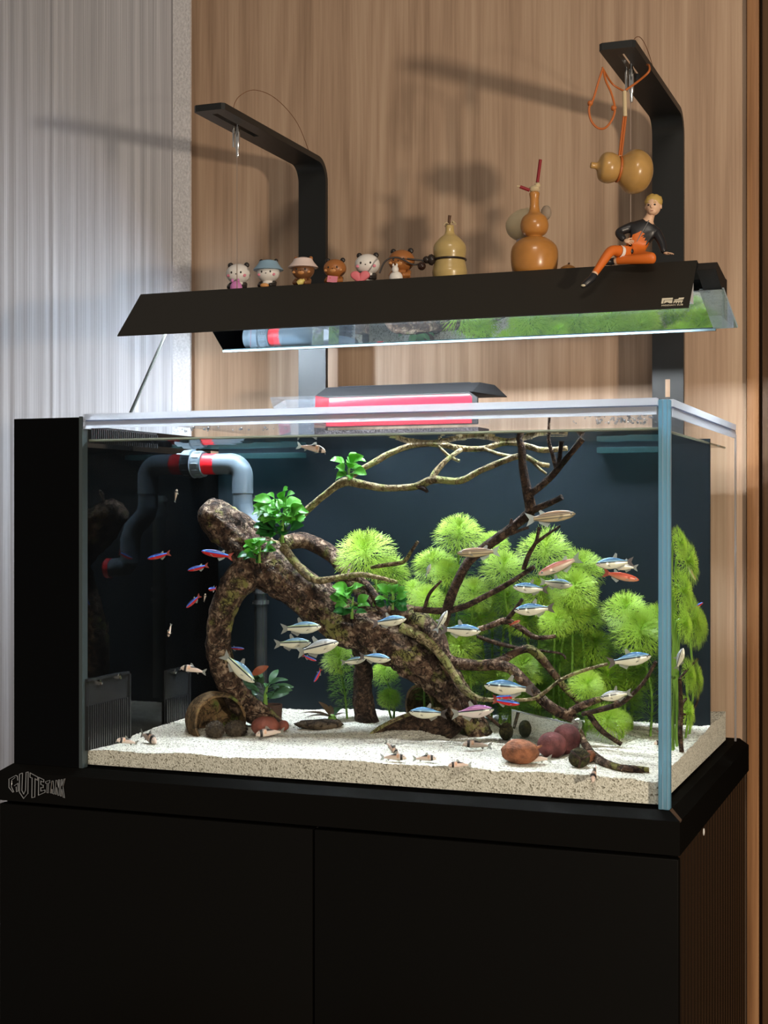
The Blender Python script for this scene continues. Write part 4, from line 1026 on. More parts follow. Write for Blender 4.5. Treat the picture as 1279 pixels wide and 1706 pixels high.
rosette('epiphyte_plant', P(581, 780, .19), rad(24, 581, .19), rad(20, 581, .19), 20, rad(20, 581, .19), lf, 'small clump of round leaves perched on the mossy branch', group=G_, seed=5)
rosette('epiphyte_plant', P(432, 918, .15), rad(24, 432, .15), rad(20, 432, .15), 20, rad(21, 432, .15), lf, 'round leaved clump low on the log under the largest clump', group=G_, seed=6, low=lfd)
rosette('epiphyte_plant', P(586, 1003, .165), rad(27, 586, .165), rad(28, 586, .165), 26, rad(22, 586, .165), lf, 'round leaved clump midway along the log beside the thin branch', group=G_, seed=7, low=lfd)
rosette('epiphyte_plant', P(654, 998, .18), rad(26, 654, .18), rad(18, 654, .18), 28, rad(18, 654, .18), lf, 'bright round leaved clump by the small fork of the log', group=G_, seed=8, low=lfd)
# potted broad-leaf plant behind the root
pc = P(442, 1150, .235)
rosette('potted_plant', pc, rad(34, 442, .235), rad(24, 442, .235), 22, rad(30, 442, .235), lfc, 'dull green broad leaved plant in a brown pot behind the root', seed=9)
o = [x for x in bpy.data.objects if x.name.startswith('potted_plant')][0]
q = P(452, 1172, .245); 
build('pot', MB().lathe([(0.0, 0), (0.011, 0), (0.014, 0.002), (0.0155, 0.03), (0.014, 0.03), (0.013, 0.024), (0, 0.024)], Matrix.Translation((q.x, q.y, sandz(q.x, q.y) - .002)), 20), pbr('brown_pot', srgb(70, 48, 38), 0.7), o)
rl = obj('leaf', lfred, o, P(420, 1124, .2) - o.location); rl['label'] = 'reddish leaf'
rl.rotation_euler = (Matrix.Rotation(TH, 3, 'Z') @ Matrix.Rotation(R(-30), 3, 'Y') @ Matrix.Rotation(R(70), 3, 'X')).to_euler(); s_ = rad(30, 430, .2); rl.scale = (s_,) * 3
# brown-leaved sword plant on the open sand
c0 = PZ(553, 1202, ZB + .036)
sw = thing('sword_plant', c0, 'small plant with narrow olive brown leaves on the open sand', 'plant')
build('root_crown', MB().ell(c0 + Vector((0, 0, .004)), (.006, .006, .006), 10, 8), stem_mat, sw)
for (an, pit, ln) in ((130, 40, 42), (165, 12, 58), (182, 8, 44), (60, 30, 34), (100, 45, 28), (30, 20, 26), (230, 20, 26)):
    lo = obj('leaf', lfbrown if an != 60 else lfc[0], sw, Vector((0, 0, .006))); s_ = rad(ln, 553, c0.y)
    lo.rotation_euler = (Matrix.Rotation(TH + R(an), 3, 'Z') @ Matrix.Rotation(R(-pit), 3, 'Y')).to_euler(); lo.scale = (s_,) * 3

# ================================================================== STONES, POTS AND PODS
clay = pbr('mossy_clay', srgb(96, 72, 48), 0.85, bump=0.5, bscale=160, var=0.45, vscale=28)
clay_g = bark_mat('algae_clay', srgb(66, 54, 38), srgb(116, 92, 64), srgb(150, 122, 86), srgb(100, 112, 54), 0.12, 0.7, 0.4)
def axisM(loc, axis, roll=0.0):
    return Matrix.Translation(loc) @ orient(Vector(axis), roll).to_4x4()
def set_on(mb, dz=-0.003):
    xs_ = list(zip(*mb.v)); cx, cy_ = (min(xs_[0]) + max(xs_[0])) / 2, (min(xs_[1]) + max(xs_[1])) / 2
    d = sandz(cx, cy_) + dz - min(xs_[2]); mb.v = [(a, b_, c + d) for a, b_, c in mb.v]; return mb
# broken pot lying on its side, mouth toward the front
pc = PZ(357, 1215, ZB + .030)
k = rad(1, 357, pc.y)
mb = MB(); Mx = axisM(pc + Vector((0, 0, 0)), RIGHT * .42 - FWD * .85 + UP * 0.02)
prof = [(0 * k, -44 * k), (26 * k, -44 * k), (40 * k, -34 * k), (47 * k, -10 * k), (48 * k, 18 * k), (45 * k, 30 * k), (41 * k, 30 * k), (42 * k, 16 * k), (41 * k, -8 * k), (34 * k, -28 * k), (0, -36 * k)]
mb.lathe(prof, Mx, 40)
mb.v = [tuple(Vector(p) + Vector((0, 0, 0.0015 * noise.noise(Vector(p) * 60)))) for p in mb.v]
set_on(mb, -0.024)
o = build('clay_pot', mb, clay_g, label='algae stained clay pot half buried on its side in front of the root', cat='pot', angle=50)
# clay tube behind the log's end
pc = P(698, 1180, .262); k = rad(1, 700, pc.y)
mb = MB().lathe([(37 * k, 0), (38 * k, 4 * k), (39 * k, 60 * k), (36 * k, 78 * k), (31 * k, 78 * k), (33 * k, 58 * k), (32 * k, 0), (37 * k, 0)], axisM(pc, FWD * .62 + RIGHT * .78 + UP * .02), 36)
set_on(mb, -0.006); build('clay_tube', mb, clay_g, label='mossy clay tube lying open behind the log end', cat='pot', angle=50)
# curved bark piece: a shallow shell, hollow side to the front
up_e = [(608, 1233), (626, 1217), (652, 1202), (682, 1190), (712, 1183), (742, 1182), (766, 1190), (772, 1204)]
lo_e = [(612, 1240), (634, 1244), (662, 1245), (694, 1242), (724, 1238), (748, 1232), (764, 1222), (772, 1210)]
U2 = smoothpath([Vector((a_, b_, 0)) for a_, b_ in up_e], sub=4); L2 = smoothpath([Vector((a_, b_, 0)) for a_, b_ in lo_e], sub=4)
def bark_row(i, off):
    t = i / (len(U2) - 1); r_ = []
    for j in range(13):
        s_ = j / 12; q = L2[i].lerp(U2[i], s_)
        bul = .030 * math.sin(math.pi * min(1, s_ * .9 + .05)) * math.sin(math.pi * min(1, t * .92 + .06)) ** .6
        r_.append(P(q.x, q.y, .165 + .03 * t + bul + off + .03 * s_ * 0.6 + .0022 * noise.noise(Vector((i * .6, j * .9, off * 300)))))
    return r_
fr_r = [bark_row(i, 0.0) for i in range(len(U2))]; bk_r = [bark_row(i, .0055) for i in range(len(U2))]
mb = MB(); mb.grid(fr_r, flip=True); mb.grid(bk_r)
for q in (0, -1):
    mb.grid([fr_r[q], bk_r[q]]); mb.grid([[r_[q] for r_ in fr_r], [r_[q] for r_ in bk_r]])
bpc = build('bark_piece', mb, bark_dark, label='curved slab of dark bark leaning on the sand below the log', cat='bark', angle=60)
bo = bpc.location
mb = MB(); mb.tube([(r_[-1] + q_[-1]) / 2 for r_, q_ in zip(fr_r, bk_r)], [.0028 + .0008 * noise.noise(Vector((i * .7, 0, 0))) for i in range(len(fr_r))], 8)
build('rim', mb, bark_pale, bpc, angle=70)
# flat slate
pc = PZ(532, 1212, ZB + .034); k = rad(1, 532, pc.y)
mb = MB().ell(pc + Vector((0, 0, 5 * k)), (39 * k, 22 * k, 9 * k), 26, 12, orient(UP, TH), .22, 2.2, 5.0); set_on(mb, -0.003)
build('flat_stone', mb, bark_mat('slate', srgb(50, 42, 36), srgb(86, 74, 60), srgb(112, 98, 80), srgb(70, 72, 50), 0.0), label='flat dark stone lying on the open sand', cat='stone', angle=60)
pinecone = pbr('rough_dark_cone', srgb(60, 50, 38), 0.85, bump=1.0, bscale=240, var=0.6, vscale=170)
seed_red = pbr('reddish_pod', srgb(128, 70, 56), 0.7, bump=0.4, bscale=260, var=0.35, vscale=60)
seed_purple = pbr('purple_brown_pod', srgb(104, 56, 56), 0.7, bump=0.6, bscale=420, var=0.5, vscale=110)
seed_orange = pbr('orange_brown_pod', srgb(138, 86, 58), 0.75, bump=0.8, bscale=420, var=0.5, vscale=120)
pod_green = bark_mat('split_green_pod', srgb(36, 34, 22), srgb(66, 62, 36), srgb(92, 84, 52), srgb(80, 92, 48), 0.1, 1.5)
def pod(name, px, pybase, rx, rz, mat, label, nz=.06, seed=0.0, nf=2.0, dy=0.0, sides=22, extra=None):
    g = PZ(px, pybase, sandz(PZ(px, pybase, ZB + .03).x, PZ(px, pybase, ZB + .03).y)) + FWD * (dy)
    k = rad(1, px, g.y); c = g + Vector((0, 0, rz * k * .93)) + FWD * (rx * k * .6)
    root = thing(name, Vector((c.x, c.y, c.z - rz * k)), label, 'seed pod', 'pods and cones on the sand')
    build('shell', MB().ell(c, (rx * k, rx * k * .9, rz * k), sides, 16, orient(UP, TH), nz, nf, seed), mat, root, angle=70)
    if extra == 'stalk':
        build('stalk', MB().tube([c + RIGHT * rx * k * .85 + UP * rz * k * .3, c + RIGHT * rx * k * 1.15 + UP * rz * k * .5], [.002, .0012], 7), mat, root)
    if extra == 'split':
        for a in (20, 140, 260):
            d = RIGHT * math.cos(R(a)) + UP * math.sin(R(a)); n_ = -FWD
            pts = [c + (n_ * math.cos(t) + d * math.sin(t)) * rx * k * 1.0 for t in [i * .28 for i in range(6)]]
            build('seam', MB().tube(pts, .0016, 6), bark_dark, root)
    if extra == 'scales':
        rng = random.Random(int(px)); mbs = MB()
        for i in range(90):
            z_ = 1 - 2 * (i + .5) / 90; a = i * 2.39996; d = Vector((math.cos(a) * math.sqrt(1 - z_ * z_), math.sin(a) * math.sqrt(1 - z_ * z_), z_))
            mbs.ell(c + Vector((d.x * rx * k, d.y * rx * k * .9, d.z * rz * k)), (2.1 * k, 2.1 * k, 1.7 * k), 6, 4)
        build('scales', mbs, mat, root, kind='stuff')
    return root
pod('alder_cone', 357, 1230, 16, 14, pinecone, 'small rough dark cone directly before the clay pot mouth', extra='scales')
pod('alder_cone', 392, 1229, 19, 14, pinecone, 'wider rough dark cone between the small cone and the red pod', extra='scales')
pod('seed_pod', 441, 1228, 24, 17, seed_red, 'brick red seed pod beside the dark cones', nz=.05)
pod('seed_pod', 472, 1218, 9, 9, seed_red, 'tiny reddish pod tucked behind the brick red pod', nz=.08, seed=2)
pod('seed_pod', 868, 1275, 32, 21, seed_orange, 'orange brown oval pod in front of the acrylic plate', nz=.09, seed=3, extra='stalk')
pod('seed_pod', 921, 1264, 25, 22, seed_purple, 'round purple brown pod in the middle of the pod heap', nz=.02, seed=4)
pod('seed_pod', 945, 1258, 24, 26, seed_purple, 'dark maroon pod at the back of the pod heap', nz=.03, seed=5)
pod('seed_pod', 966, 1280, 18, 17, pod_green, 'dark green split pod in front of the pod heap', nz=.05, seed=6, extra='split')
pod('seed_pod', 846, 1238, 12, 15, pod_green, 'dark round pod half hidden behind the acrylic plate', nz=.05, seed=7, dy=.022)
pod('seed_pod', 983, 1270, 10, 10, seed_orange, 'small pinkish pod beside the split green pod', nz=.12, seed=8)
# acrylic plate with suction cup
m, nt, out = new_mat('reflective_acrylic_plate')
g1 = N(nt, 'ShaderNodeBsdfGlossy', i_Roughness=0.01); g1.inputs[0].default_value = (0.86, 0.90, 0.86, 1); tr = N(nt, 'ShaderNodeBsdfTransparent'); tr.inputs[0].default_value = (.85, .88, .85, 1)
mx = N(nt, 'ShaderNodeMixShader'); mx.inputs[0].default_value = 0.8; L(nt, tr.outputs[0], mx.inputs[1]); L(nt, g1.outputs[0], mx.inputs[2]); L(nt, mx.outputs[0], out.inputs[0]); plate_mat = m
q0 = PZ(855, 1238, ZB + .031); q1 = PZ(964, 1256, ZB + .031)
pl = thing('acrylic_plate', q0.lerp(q1, .5), 'clear acrylic plate standing on the sand behind the pods', 'plate')
def on_line(px, py):   # point of the vertical plane through q0-q1
    n_ = (q1 - q0).cross(UP).normalized(); r_ = ray(px, py); return CAM + r_ * ((q0 - CAM).dot(n_) / r_.dot(n_))
n_ = (q1 - q0).cross(UP).normalized()
mb = MB().prism([on_line(853, 1250), on_line(966, 1262), on_line(963, 1209), on_line(853, 1183)], -n_ * .003)
build('sheet', mb, plate_mat, pl, smooth=False)
build('polished_edge', MB().tube([on_line(853, 1250), on_line(853, 1183), on_line(963, 1209), on_line(965, 1255)], .0011, 6), clear_mat('plate_edge', (.8, .85, .8), gloss=.5, milky=.6, milkcol=(.72, .76, .70)), pl)
cc = on_line(962, 1206)
build('suction_cup', MB().lathe([(0, 0.004), (.006, .004), (.0085, .001), (.0085, 0), (0, 0)], axisM(cc - n_ * 0 + n_ * .001 * (1 if n_.dot(tocam) > 0 else -1), n_ if n_.dot(tocam) > 0 else -n_), 20), clear_mat('suction_cup', (.9, .93, .9), gloss=.7, f0=.1, milky=.25, milkcol=(.7, .75, .68)), pl)

# ================================================================== PIPEWORK
pipe_mat = pbr('grey_pvc', srgb(86, 100, 111), 0.4, spec=0.3); red_mat = pbr('red_ring', srgb(214, 28, 40), 0.4)
PY = 0.30
pz = P(370, 773, PY).z; k = rad(1, 370, PY)
pp = thing('return_pipe', Vector((P(403, 830, PY).x, PY, P(403, 940, PY).z)), 'grey return pipe with red rings leaving the black compartment', 'pipe')
xu0 = P(309, 773, PY).x; xu1 = P(341, 773, PY).x; xr1 = P(361, 773, PY).x; xv = P(404, 773, PY).x
rot = Matrix.Rotation(R(90), 4, 'Y')
def lx(prof, x): return MB().lathe(prof, Matrix.Translation((x, PY, pz)) @ rot, 28)
W_ = xu1 - xu0
mb = lx([(0, -.012), (19 * k, -.012), (19 * k, 0), (24 * k, 0), (25 * k, W_ * .3), (25 * k, W_ * .45), (22 * k, W_ * .5), (21 * k, W_), (0, W_)], xu0)
un = build('union_nut', mb, pipe_mat, pp, angle=30)
for i in range(12):
    a = 2 * math.pi * i / 12; c_ = Vector((xu0 + W_ * .72, PY + math.cos(a) * 21.3 * k, pz + math.sin(a) * 21.3 * k))
    build('grip_rib', MB().ell(c_, (W_ * .2, 1.6 * k, 1.6 * k), 8, 6), pipe_mat, un)
build('red_ring', lx([(0, 0), (17.5 * k, 0), (17.5 * k, xr1 - xu1), (0, xr1 - xu1)], xu1), red_mat, pp, angle=30)
el = [Vector((xr1 - .002, PY, pz)), Vector((xv - 22 * k, PY, pz))]
for i in range(1, 9):
    a = R(90) * i / 8; el.append(Vector((xv - 22 * k + math.sin(a) * 22 * k, PY, pz - 22 * k + math.cos(a) * 22 * k)))
zs = P(404, 822, PY).z; el.append(Vector((xv, PY, zs)))
build('elbow', MB().tube(el, 17.5 * k, 24), pipe_mat, pp, angle=60)
build('pipe', MB().tube([(xv, PY, zs - .0005), (xv, PY, P(404, 846, PY).z)], 16.5 * k, 24), pipe_mat, pp, angle=60)
build('elbow', MB().tube([(xv, PY, P(404, 842, PY).z), (xv + .003, PY, P(404, 856, PY).z), (xv + .012, PY, P(404, 868, PY).z), (xv + .024, PY, P(404, 880, PY).z), (xv + .03, PY, P(404, 900, PY).z), (xv + .03, PY, P(404, 940, PY).z)], 17 * k, 24), pipe_mat, pp, angle=60)
build('outlet', MB().tube([(xv + .03, PY, P(404, 936, PY).z), (xv + .036, PY, P(404, 946, PY).z), (xv + .062, PY, P(404, 950, PY).z)], 16 * k, 24), pipe_mat, pp, angle=60)
build('red_ring', MB().tube([(xv + .062, PY, P(404, 950, PY).z), (xv + .070, PY, P(404, 950, PY).z)], 17 * k, 24), red_mat, pp, angle=60)
# clear riser tube behind the log
ct_mat = clear_mat('clear_tube', (.80, .88, .90), gloss=.9, f0=.03, milky=.05)
tb = thing('clear_tube', P(434, 1170, .345), 'clear plastic riser tube with collars against the back panel', 'tube')
x_ = P(434, 900, .345); r_ = rad(11, 434, .345)
build('tube', MB().lathe([(r_, 0), (r_, P(434, 825, .345).z - P(434, 1170, .345).z), (r_ * .86, P(434, 825, .345).z - P(434, 1170, .345).z), (r_ * .86, 0), (r_, 0)], Matrix.Translation((x_.x, .345, P(434, 1170, .345).z)), 24), ct_mat, tb)
for py in (832, 858, 985, 1003):
    build('collar', MB().lathe([(r_ * 1.02, -.003), (r_ * 1.3, -.003), (r_ * 1.3, .003), (r_ * 1.02, .003), (r_ * 1.02, -.003)], Matrix.Translation((x_.x, .345, P(434, py, .345).z)), 24), clear_mat('collar', (.7, .8, .82), gloss=1, f0=.12, milky=.12), tb)

# ================================================================== FISH
fin_clear = clear_mat('clear_fin', (0.80, 0.82, 0.80), gloss=0.5, milky=0.45, milkcol=(0.62, 0.62, 0.56))
fin_dusky = clear_mat('dusky_fin', (0.55, 0.52, 0.50), gloss=0.4, milky=0.5, milkcol=(0.30, 0.26, 0.25))
fin_red = clear_mat('reddish_fin', (0.75, 0.5, 0.45), gloss=0.4, milky=0.55, milkcol=(0.55, 0.16, 0.12))
eye_mat = pbr('fish_eye', (0.01, 0.01, 0.012), 0.12); iris_mat = pbr('fish_iris', (0.75, 0.77, 0.74), 0.25, metal=0.4)
W0 = srgb(226, 226, 206)
def silver(name, back, mid, belly=W0):
    return ramp_mat(name, 2, [(-.14, belly), (-.02, belly), (.012, srgb(214, 220, 206)), (.020, srgb(26, 34, 50)), (.040, srgb(26, 34, 52)), (.050, mid), (.085, back), (.14, [c * .7 for c in back])], rough=.3, metal=.15, spec=.6)
M_blue = silver('silver_blue_fish', srgb(92, 146, 200), srgb(150, 196, 222))
M_green = silver('silver_green_fish', srgb(110, 150, 180), srgb(196, 214, 160))
M_purple = silver('silver_purple_fish', srgb(170, 110, 168), srgb(206, 150, 196), srgb(226, 214, 210))
M_pale = silver('silver_pale_fish', srgb(190, 200, 208), srgb(214, 218, 216))
M_pink = ramp_mat('pinkish_fish', 2, [(-.14, srgb(206, 196, 176)), (.01, srgb(206, 190, 172)), (.05, srgb(196, 130, 116)), (.14, srgb(170, 96, 86))], rough=.35, metal=.1, noise_amt=.02)
M_redf = ramp_mat('orange_red_fish', 2, [(-.14, srgb(214, 178, 148)), (-.02, srgb(206, 140, 110)), (.03, srgb(206, 88, 62)), (.14, srgb(176, 78, 58))], rough=.35, metal=.1, noise_amt=.03)
M_tan = ramp_mat('striped_tan_fish', 2, [(-.14, srgb(196, 184, 150)), (-.05, srgb(188, 172, 136)), (-.03, srgb(60, 66, 70)), (-.015, srgb(184, 170, 136)), (.01, srgb(176, 160, 130)), (.022, srgb(56, 62, 70)), (.036, srgb(176, 154, 124)), (.058, srgb(60, 62, 66)), (.07, srgb(164, 134, 104)), (.14, srgb(136, 104, 82))], rough=.4, metal=.1)
M_card = ramp_mat('red_and_blue_fish', 2, [(-.14, srgb(206, 176, 170)), (-.085, srgb(200, 40, 40)), (.003, srgb(200, 22, 28)), (.010, srgb(24, 70, 210)), (.042, srgb(60, 150, 250)), (.062, srgb(40, 50, 130)), (.14, srgb(34, 32, 60))], rough=.3, metal=.1, spec=.6)
M_cory = ramp_mat('black_barred_catfish', 2, [(-.14, srgb(230, 218, 208)), (.02, srgb(222, 204, 192)), (.10, srgb(206, 180, 164)), (.16, srgb(140, 116, 102))], rough=.45,
                  second=[(0, .27, .36, srgb(24, 18, 18), -.16, .2), (0, .14, .22, srgb(216, 172, 142), .02, .16), (0, -.2, .12, srgb(40, 32, 30), .105, .2)])
PROF = {
    'tetra': ([(.5, .004), (.485, .022), (.44, .052), (.37, .082), (.27, .112), (.14, .130), (.0, .122), (-.10, .098), (-.19, .068), (-.27, .047), (-.33, .044)], .42, .0),
    'slim': ([(.5, .004), (.48, .024), (.43, .048), (.35, .072), (.24, .090), (.10, .098), (-.04, .090), (-.14, .074), (-.22, .056), (-.29, .042), (-.34, .038)], .5, .0),
    'cory': ([(.5, .006), (.48, .04), (.43, .082), (.35, .122), (.24, .148), (.10, .140), (-.04, .112), (-.15, .086), (-.24, .062), (-.31, .045), (-.35, .042)], .62, .035),
}
def fin(pts, y=0.0, th=.004):
    mb = MB(); mb.prism([(a, y - th / 2, b_) for a, b_ in pts], (0, th, 0)); return mb
def fish_kind(kind, mat, finm, tailm, bend=0.0, deep=1.0):
    prof, wk, lift = PROF[kind]
    mb = MB(); S = 20; rows = []
    # resample
    xs_ = [.5 - .84 * i / 30 for i in range(31)]; xs_[0] = .499; xs_[-1] = prof[-1][0]
    def hh(x):
        for (a, ha), (b_, hb) in zip(prof[:-1], prof[1:]):
            if a >= x >= b_:
                t = (a - x) / (a - b_); t = t * t * (3 - 2 * t) * .4 + t * .6; return ha + (hb - ha) * t
        return prof[-1][1]
    B = lambda x: bend * (x - .1) ** 2 * (1 if x < .1 else .3)
    for x in xs_:
        h = hh(x) * deep; wd_ = h * wk * (1.15 if x > .2 else .9)
        rr_ = []
        for k_ in range(S):
            a = 2 * math.pi * k_ / S
            z_ = math.sin(a) * h
            if kind == 'cory': z_ = max(z_, -h * .72) + lift * (h / .15)
            rr_.append(Vector((x, math.cos(a) * wd_ + B(x), z_)))
        rows.append(rr_)
    vs = [p for r_ in rows for p in r_]; fs = []
    for i in range(len(rows) - 1):
        for k_ in range(S):
            a = i * S + k_; b_ = i * S + (k_ + 1) % S; fs.append((a, a + S, b_ + S, b_))
    fs.append(tuple(range(S))); fs.append(tuple(range((len(rows) - 1) * S + S - 1, (len(rows) - 1) * S - 1, -1)))
    mb.add(vs, fs)
    out = {'body': mb.mesh('body', mat, angle=80)}
    tb_ = B(-.38)
    def bent(m_):
        m_.v = [(p[0], p[1] + B(p[0]), p[2]) for p in m_.v]; return m_
    if kind == 'cory':
        out['tail_fin'] = bent(fin([(-.33, .04), (-.42, .12), (-.5, .155), (-.47, .06), (-.44, .02), (-.47, -.03), (-.5, -.115), (-.41, -.08), (-.33, -.03)])).mesh('tail_fin', tailm, smooth=False)
        out['dorsal_fin'] = bent(fin([(.18, .155), (.13, .27), (.06, .235), (-.02, .135)])).mesh('dorsal_fin', finm, smooth=False)
        out['anal_fin'] = bent(fin([(-.12, -.05), (-.2, -.12), (-.22, -.04)])).mesh('anal_fin', finm, smooth=False)
        out['pectoral_fin'] = MB().prism([(.28, .06, -.07), (.12, .17, -.11), (.18, .07, -.09)], (0, 0, .004)).prism([(.28, -.06, -.07), (.12, -.17, -.11), (.18, -.07, -.09)], (0, 0, .004)).mesh('pectoral_fin', finm, smooth=False)
        out['barbels'] = MB().tube([(.47, .02, -.02), (.5, .035, -.07)], .005, 5).tube([(.47, -.02, -.02), (.5, -.035, -.07)], .005, 5).mesh('barbels', mat)
        ex, ez, er = .40, .075, .024
    else:
        out['tail_fin'] = bent(fin([(-.31, .042), (-.38, .085), (-.5, .135), (-.455, .05), (-.43, .0), (-.455, -.05), (-.5, -.135), (-.38, -.085), (-.31, -.042)])).mesh('tail_fin', tailm, smooth=False)
        out['dorsal_fin'] = bent(fin([(.06, .118 * deep), (-.03, .225 * deep), (-.075, .2 * deep), (-.06, .10 * deep)] if kind == 'tetra' else [(-.08, .08), (-.18, .16), (-.22, .14), (-.2, .06)])).mesh('dorsal_fin', finm, smooth=False)
        out['anal_fin'] = bent(fin([(-.02, -.11 * deep), (-.09, -.175 * deep), (-.24, -.09 * deep), (-.25, -.05), (-.1, -.09 * deep)])).mesh('anal_fin', finm, smooth=False)
        out['pectoral_fin'] = MB().prism([(.25, .045, -.04), (.12, .085, -.085), (.16, .05, -.04)], (0, .003, 0)).prism([(.25, -.045, -.04), (.12, -.085, -.085), (.16, -.05, -.04)], (0, .003, 0)).mesh('pectoral_fin', finm, smooth=False)
        ex, ez, er = .405, .012, .026
    ey = hh(ex) * deep * wk * 1.05
    for nm, mt, r_, pr in (('iris', iris_mat, er, 0.0), ('eye', eye_mat, er * .62, er * .55)):
        m_ = MB()
        for s_ in (-1, 1): m_.ell((ex, s_ * (ey + pr * .5), ez), (r_, r_ * .55, r_), 10, 8)
        out[nm] = m_.mesh(nm, mt)
    return out
KINDS = {
    'blue': fish_kind('tetra', M_blue, fin_clear, fin_dusky, deep=1.18), 'green': fish_kind('tetra', M_green, fin_clear, fin_clear, deep=1.18), 'purple': fish_kind('tetra', M_purple, fin_clear, fin_clear, deep=1.18),
    'pale': fish_kind('tetra', M_pale, fin_clear, fin_clear, deep=1.28), 'bent': fish_kind('tetra', M_pale, fin_clear, fin_clear, bend=1.3),
    'pink': fish_kind('slim', M_pink, fin_clear, fin_clear, deep=1.1), 'red': fish_kind('slim', M_redf, fin_clear, fin_red, deep=1.1),
    'tan': fish_kind('slim', M_tan, fin_clear, fin_clear, deep=1.15), 'card': fish_kind('slim', M_card, fin_clear, fin_red, deep=1.15), 'cory': fish_kind('cory', M_cory, fin_clear, fin_clear),
}
SPEC = {'blue': ('silver_tetra', 'silver tetras'), 'green': ('silver_tetra', 'silver tetras'), 'purple': ('silver_tetra', 'silver tetras'), 'pale': ('silver_tetra', 'silver tetras'), 'bent': ('silver_tetra', 'silver tetras'),
        'pink': ('slender_fish', 'slender fish'), 'red': ('slender_fish', 'slender fish'), 'tan': ('slender_fish', 'slender fish'), 'card': ('neon_tetra', 'red and blue neon tetras'), 'cory': ('catfish', 'black barred catfish')}
def fish(kind, px, py, lpx, face, tilt, Y, label, yaw=0.0, roll=0.0):
    """face 1: head to the picture's right, -1: left; tilt: head up in degrees; yaw: turned toward the viewer"""
    c = P(px, py, Y); Ln = rad(lpx, px, Y) / max(.3, abs(math.cos(R(yaw))))
    nm, grp = SPEC[kind]
    root = thing(nm, c, label, 'fish', grp)
    yw = TH + (0 if face > 0 else math.pi) + R(yaw) * (-face)
    root.rotation_euler = (Matrix.Rotation(yw, 3, 'Z') @ Matrix.Rotation(-R(tilt), 3, 'Y') @ Matrix.Rotation(R(roll), 3, 'X')).to_euler()
    root.scale = (Ln, Ln, Ln)
    for k_, me in KINDS[kind].items(): obj(k_, me, root)
    return root
def sfish(kind, px, py, lpx, face, tilt, label, yaw=0.0, lift=.5, roll=0.0):
    """a catfish resting on the sand: depth found from the sand under it"""
    g = PZ(px, py, ZB + .032)
    for _ in range(3): g = PZ(px, py, sandz(g.x, g.y) + .001)
    Y = min(g.y, BY - .01); k_ = rad(lpx, px, Y) / max(.3, abs(math.cos(R(yaw))))
    c = P(px, py, Y); c.z += k_ * .115
    r_ = fish(kind, px, py, lpx, face, tilt, Y, label, yaw, roll); r_.location = c
    return r_
for a in [
    ('green', 501, 1046, 68, 1, 3, .11, 'silver tetra with a green sheen, uppermost of the trio beside the log'),
    ('green', 487, 1072, 62, 1, 2, .10, 'greenish silver tetra at the tail end of the trio beside the log'),
    ('pale', 529, 1079, 72, 1, 14, .08, 'plump white silver tetra leading the trio beside the log'),
    ('green', 588, 1101, 42, 1, 8, .14, 'dull tetra half hidden behind a brighter one under the log'),
    ('blue', 624, 1096, 54, 1, -6, .12, 'blue backed tetra just above the log leg'),
    ('blue', 648, 1035, 58, 1, 8, .12, 'blue backed tetra in front of the bright round leaved clump'),
    ('bent', 735, 1036, 42, 1, 62, .13, 'white tetra turning upward behind a level one'),
    ('blue', 767, 1050, 68, 1, -3, .12, 'blue backed tetra level above the log end'),
    ('blue', 713, 1188, 64, -1, 3, .12, 'blue backed tetra passing the clay tube'),
    ('purple', 787, 1186, 72, 1, 6, .11, 'purple backed tetra beside the log tip'),
    ('blue', 848, 1146, 84, -1, 5, .09, 'largest blue backed tetra above the red and blue pair'),
    ('green', 397, 1113, 72, 1, -42, .11, 'greenish tetra diving in front of the root'),
    ('blue', 884, 980, 60, -1, 4, .14, 'blue backed tetra, upper of two before the thicket'),
    ('blue', 890, 1015, 68, -1, -4, .12, 'blue backed tetra, lower of two before the thicket'),
    ('green', 926, 972, 56, 1, -6, .16, 'dull tetra under the pink fish'),
    ('blue', 1024, 938, 64, -1, -4, .13, 'blue backed tetra above the orange red fish'),
    ('pale', 1040, 943, 46, -1, 8, .16, 'pale tetra overlapped by a blue backed one'),
    ('blue', 1048, 1099, 74, 1, 9, .12, 'blue backed tetra below the outermost plant clump'),
    ('pale', 1026, 1158, 54, -1, -10, .12, 'pale tetra beside the forked lower twig'),
    ('pink', 932, 943, 78, -1, -22, .11, 'pink backed slender fish with its head low before the thicket'),
    ('red', 1034, 960, 62, 1, -12, .15, 'orange red slender fish under a blue backed tetra'),
    ('tan', 917, 861, 84, 1, 7, .11, 'tan striped slender fish near the fork of the dark branch'),
    ('tan', 797, 920, 72, -1, -3, .12, 'tan striped slender fish before the tallest plant crown'),
    ('card', 265, 926, 40, -1, -14, .15, 'red and blue neon tetra farthest from the log'),
    ('card', 362, 923, 54, -1, 10, .12, 'large red and blue neon tetra just before the log'),
    ('card', 330, 946, 36, -1, -14, .14, 'red and blue neon tetra under the large one by the log'),
    ('card', 322, 1002, 32, -1, -42, .14, 'red and blue neon tetra diving beside the root'),
    ('card', 394, 1080, 26, 1, -4, .22, 'red and blue neon tetra half behind the root'),
    ('card', 515, 1096, 26, 1, -22, .14, 'red and blue neon tetra below the white tetra'),
    ('card', 529, 1125, 26, -1, -62, .16, 'red and blue neon tetra pointing down in open water'),
    ('card', 840, 1161, 40, 1, 4, .13, 'red and blue neon tetra partly hidden by its twin'),
    ('card', 843, 1170, 46, 1, -8, .10, 'red and blue neon tetra under the largest blue backed tetra'),
    ('cory', 518, 748, 50, 1, -12, .12, 'black barred catfish swimming up at the water surface'),
    ('cory', 322, 1117, 44, -1, 10, .10, 'black barred catfish swimming in front of the clay pot'),
]:
    fish(*a)
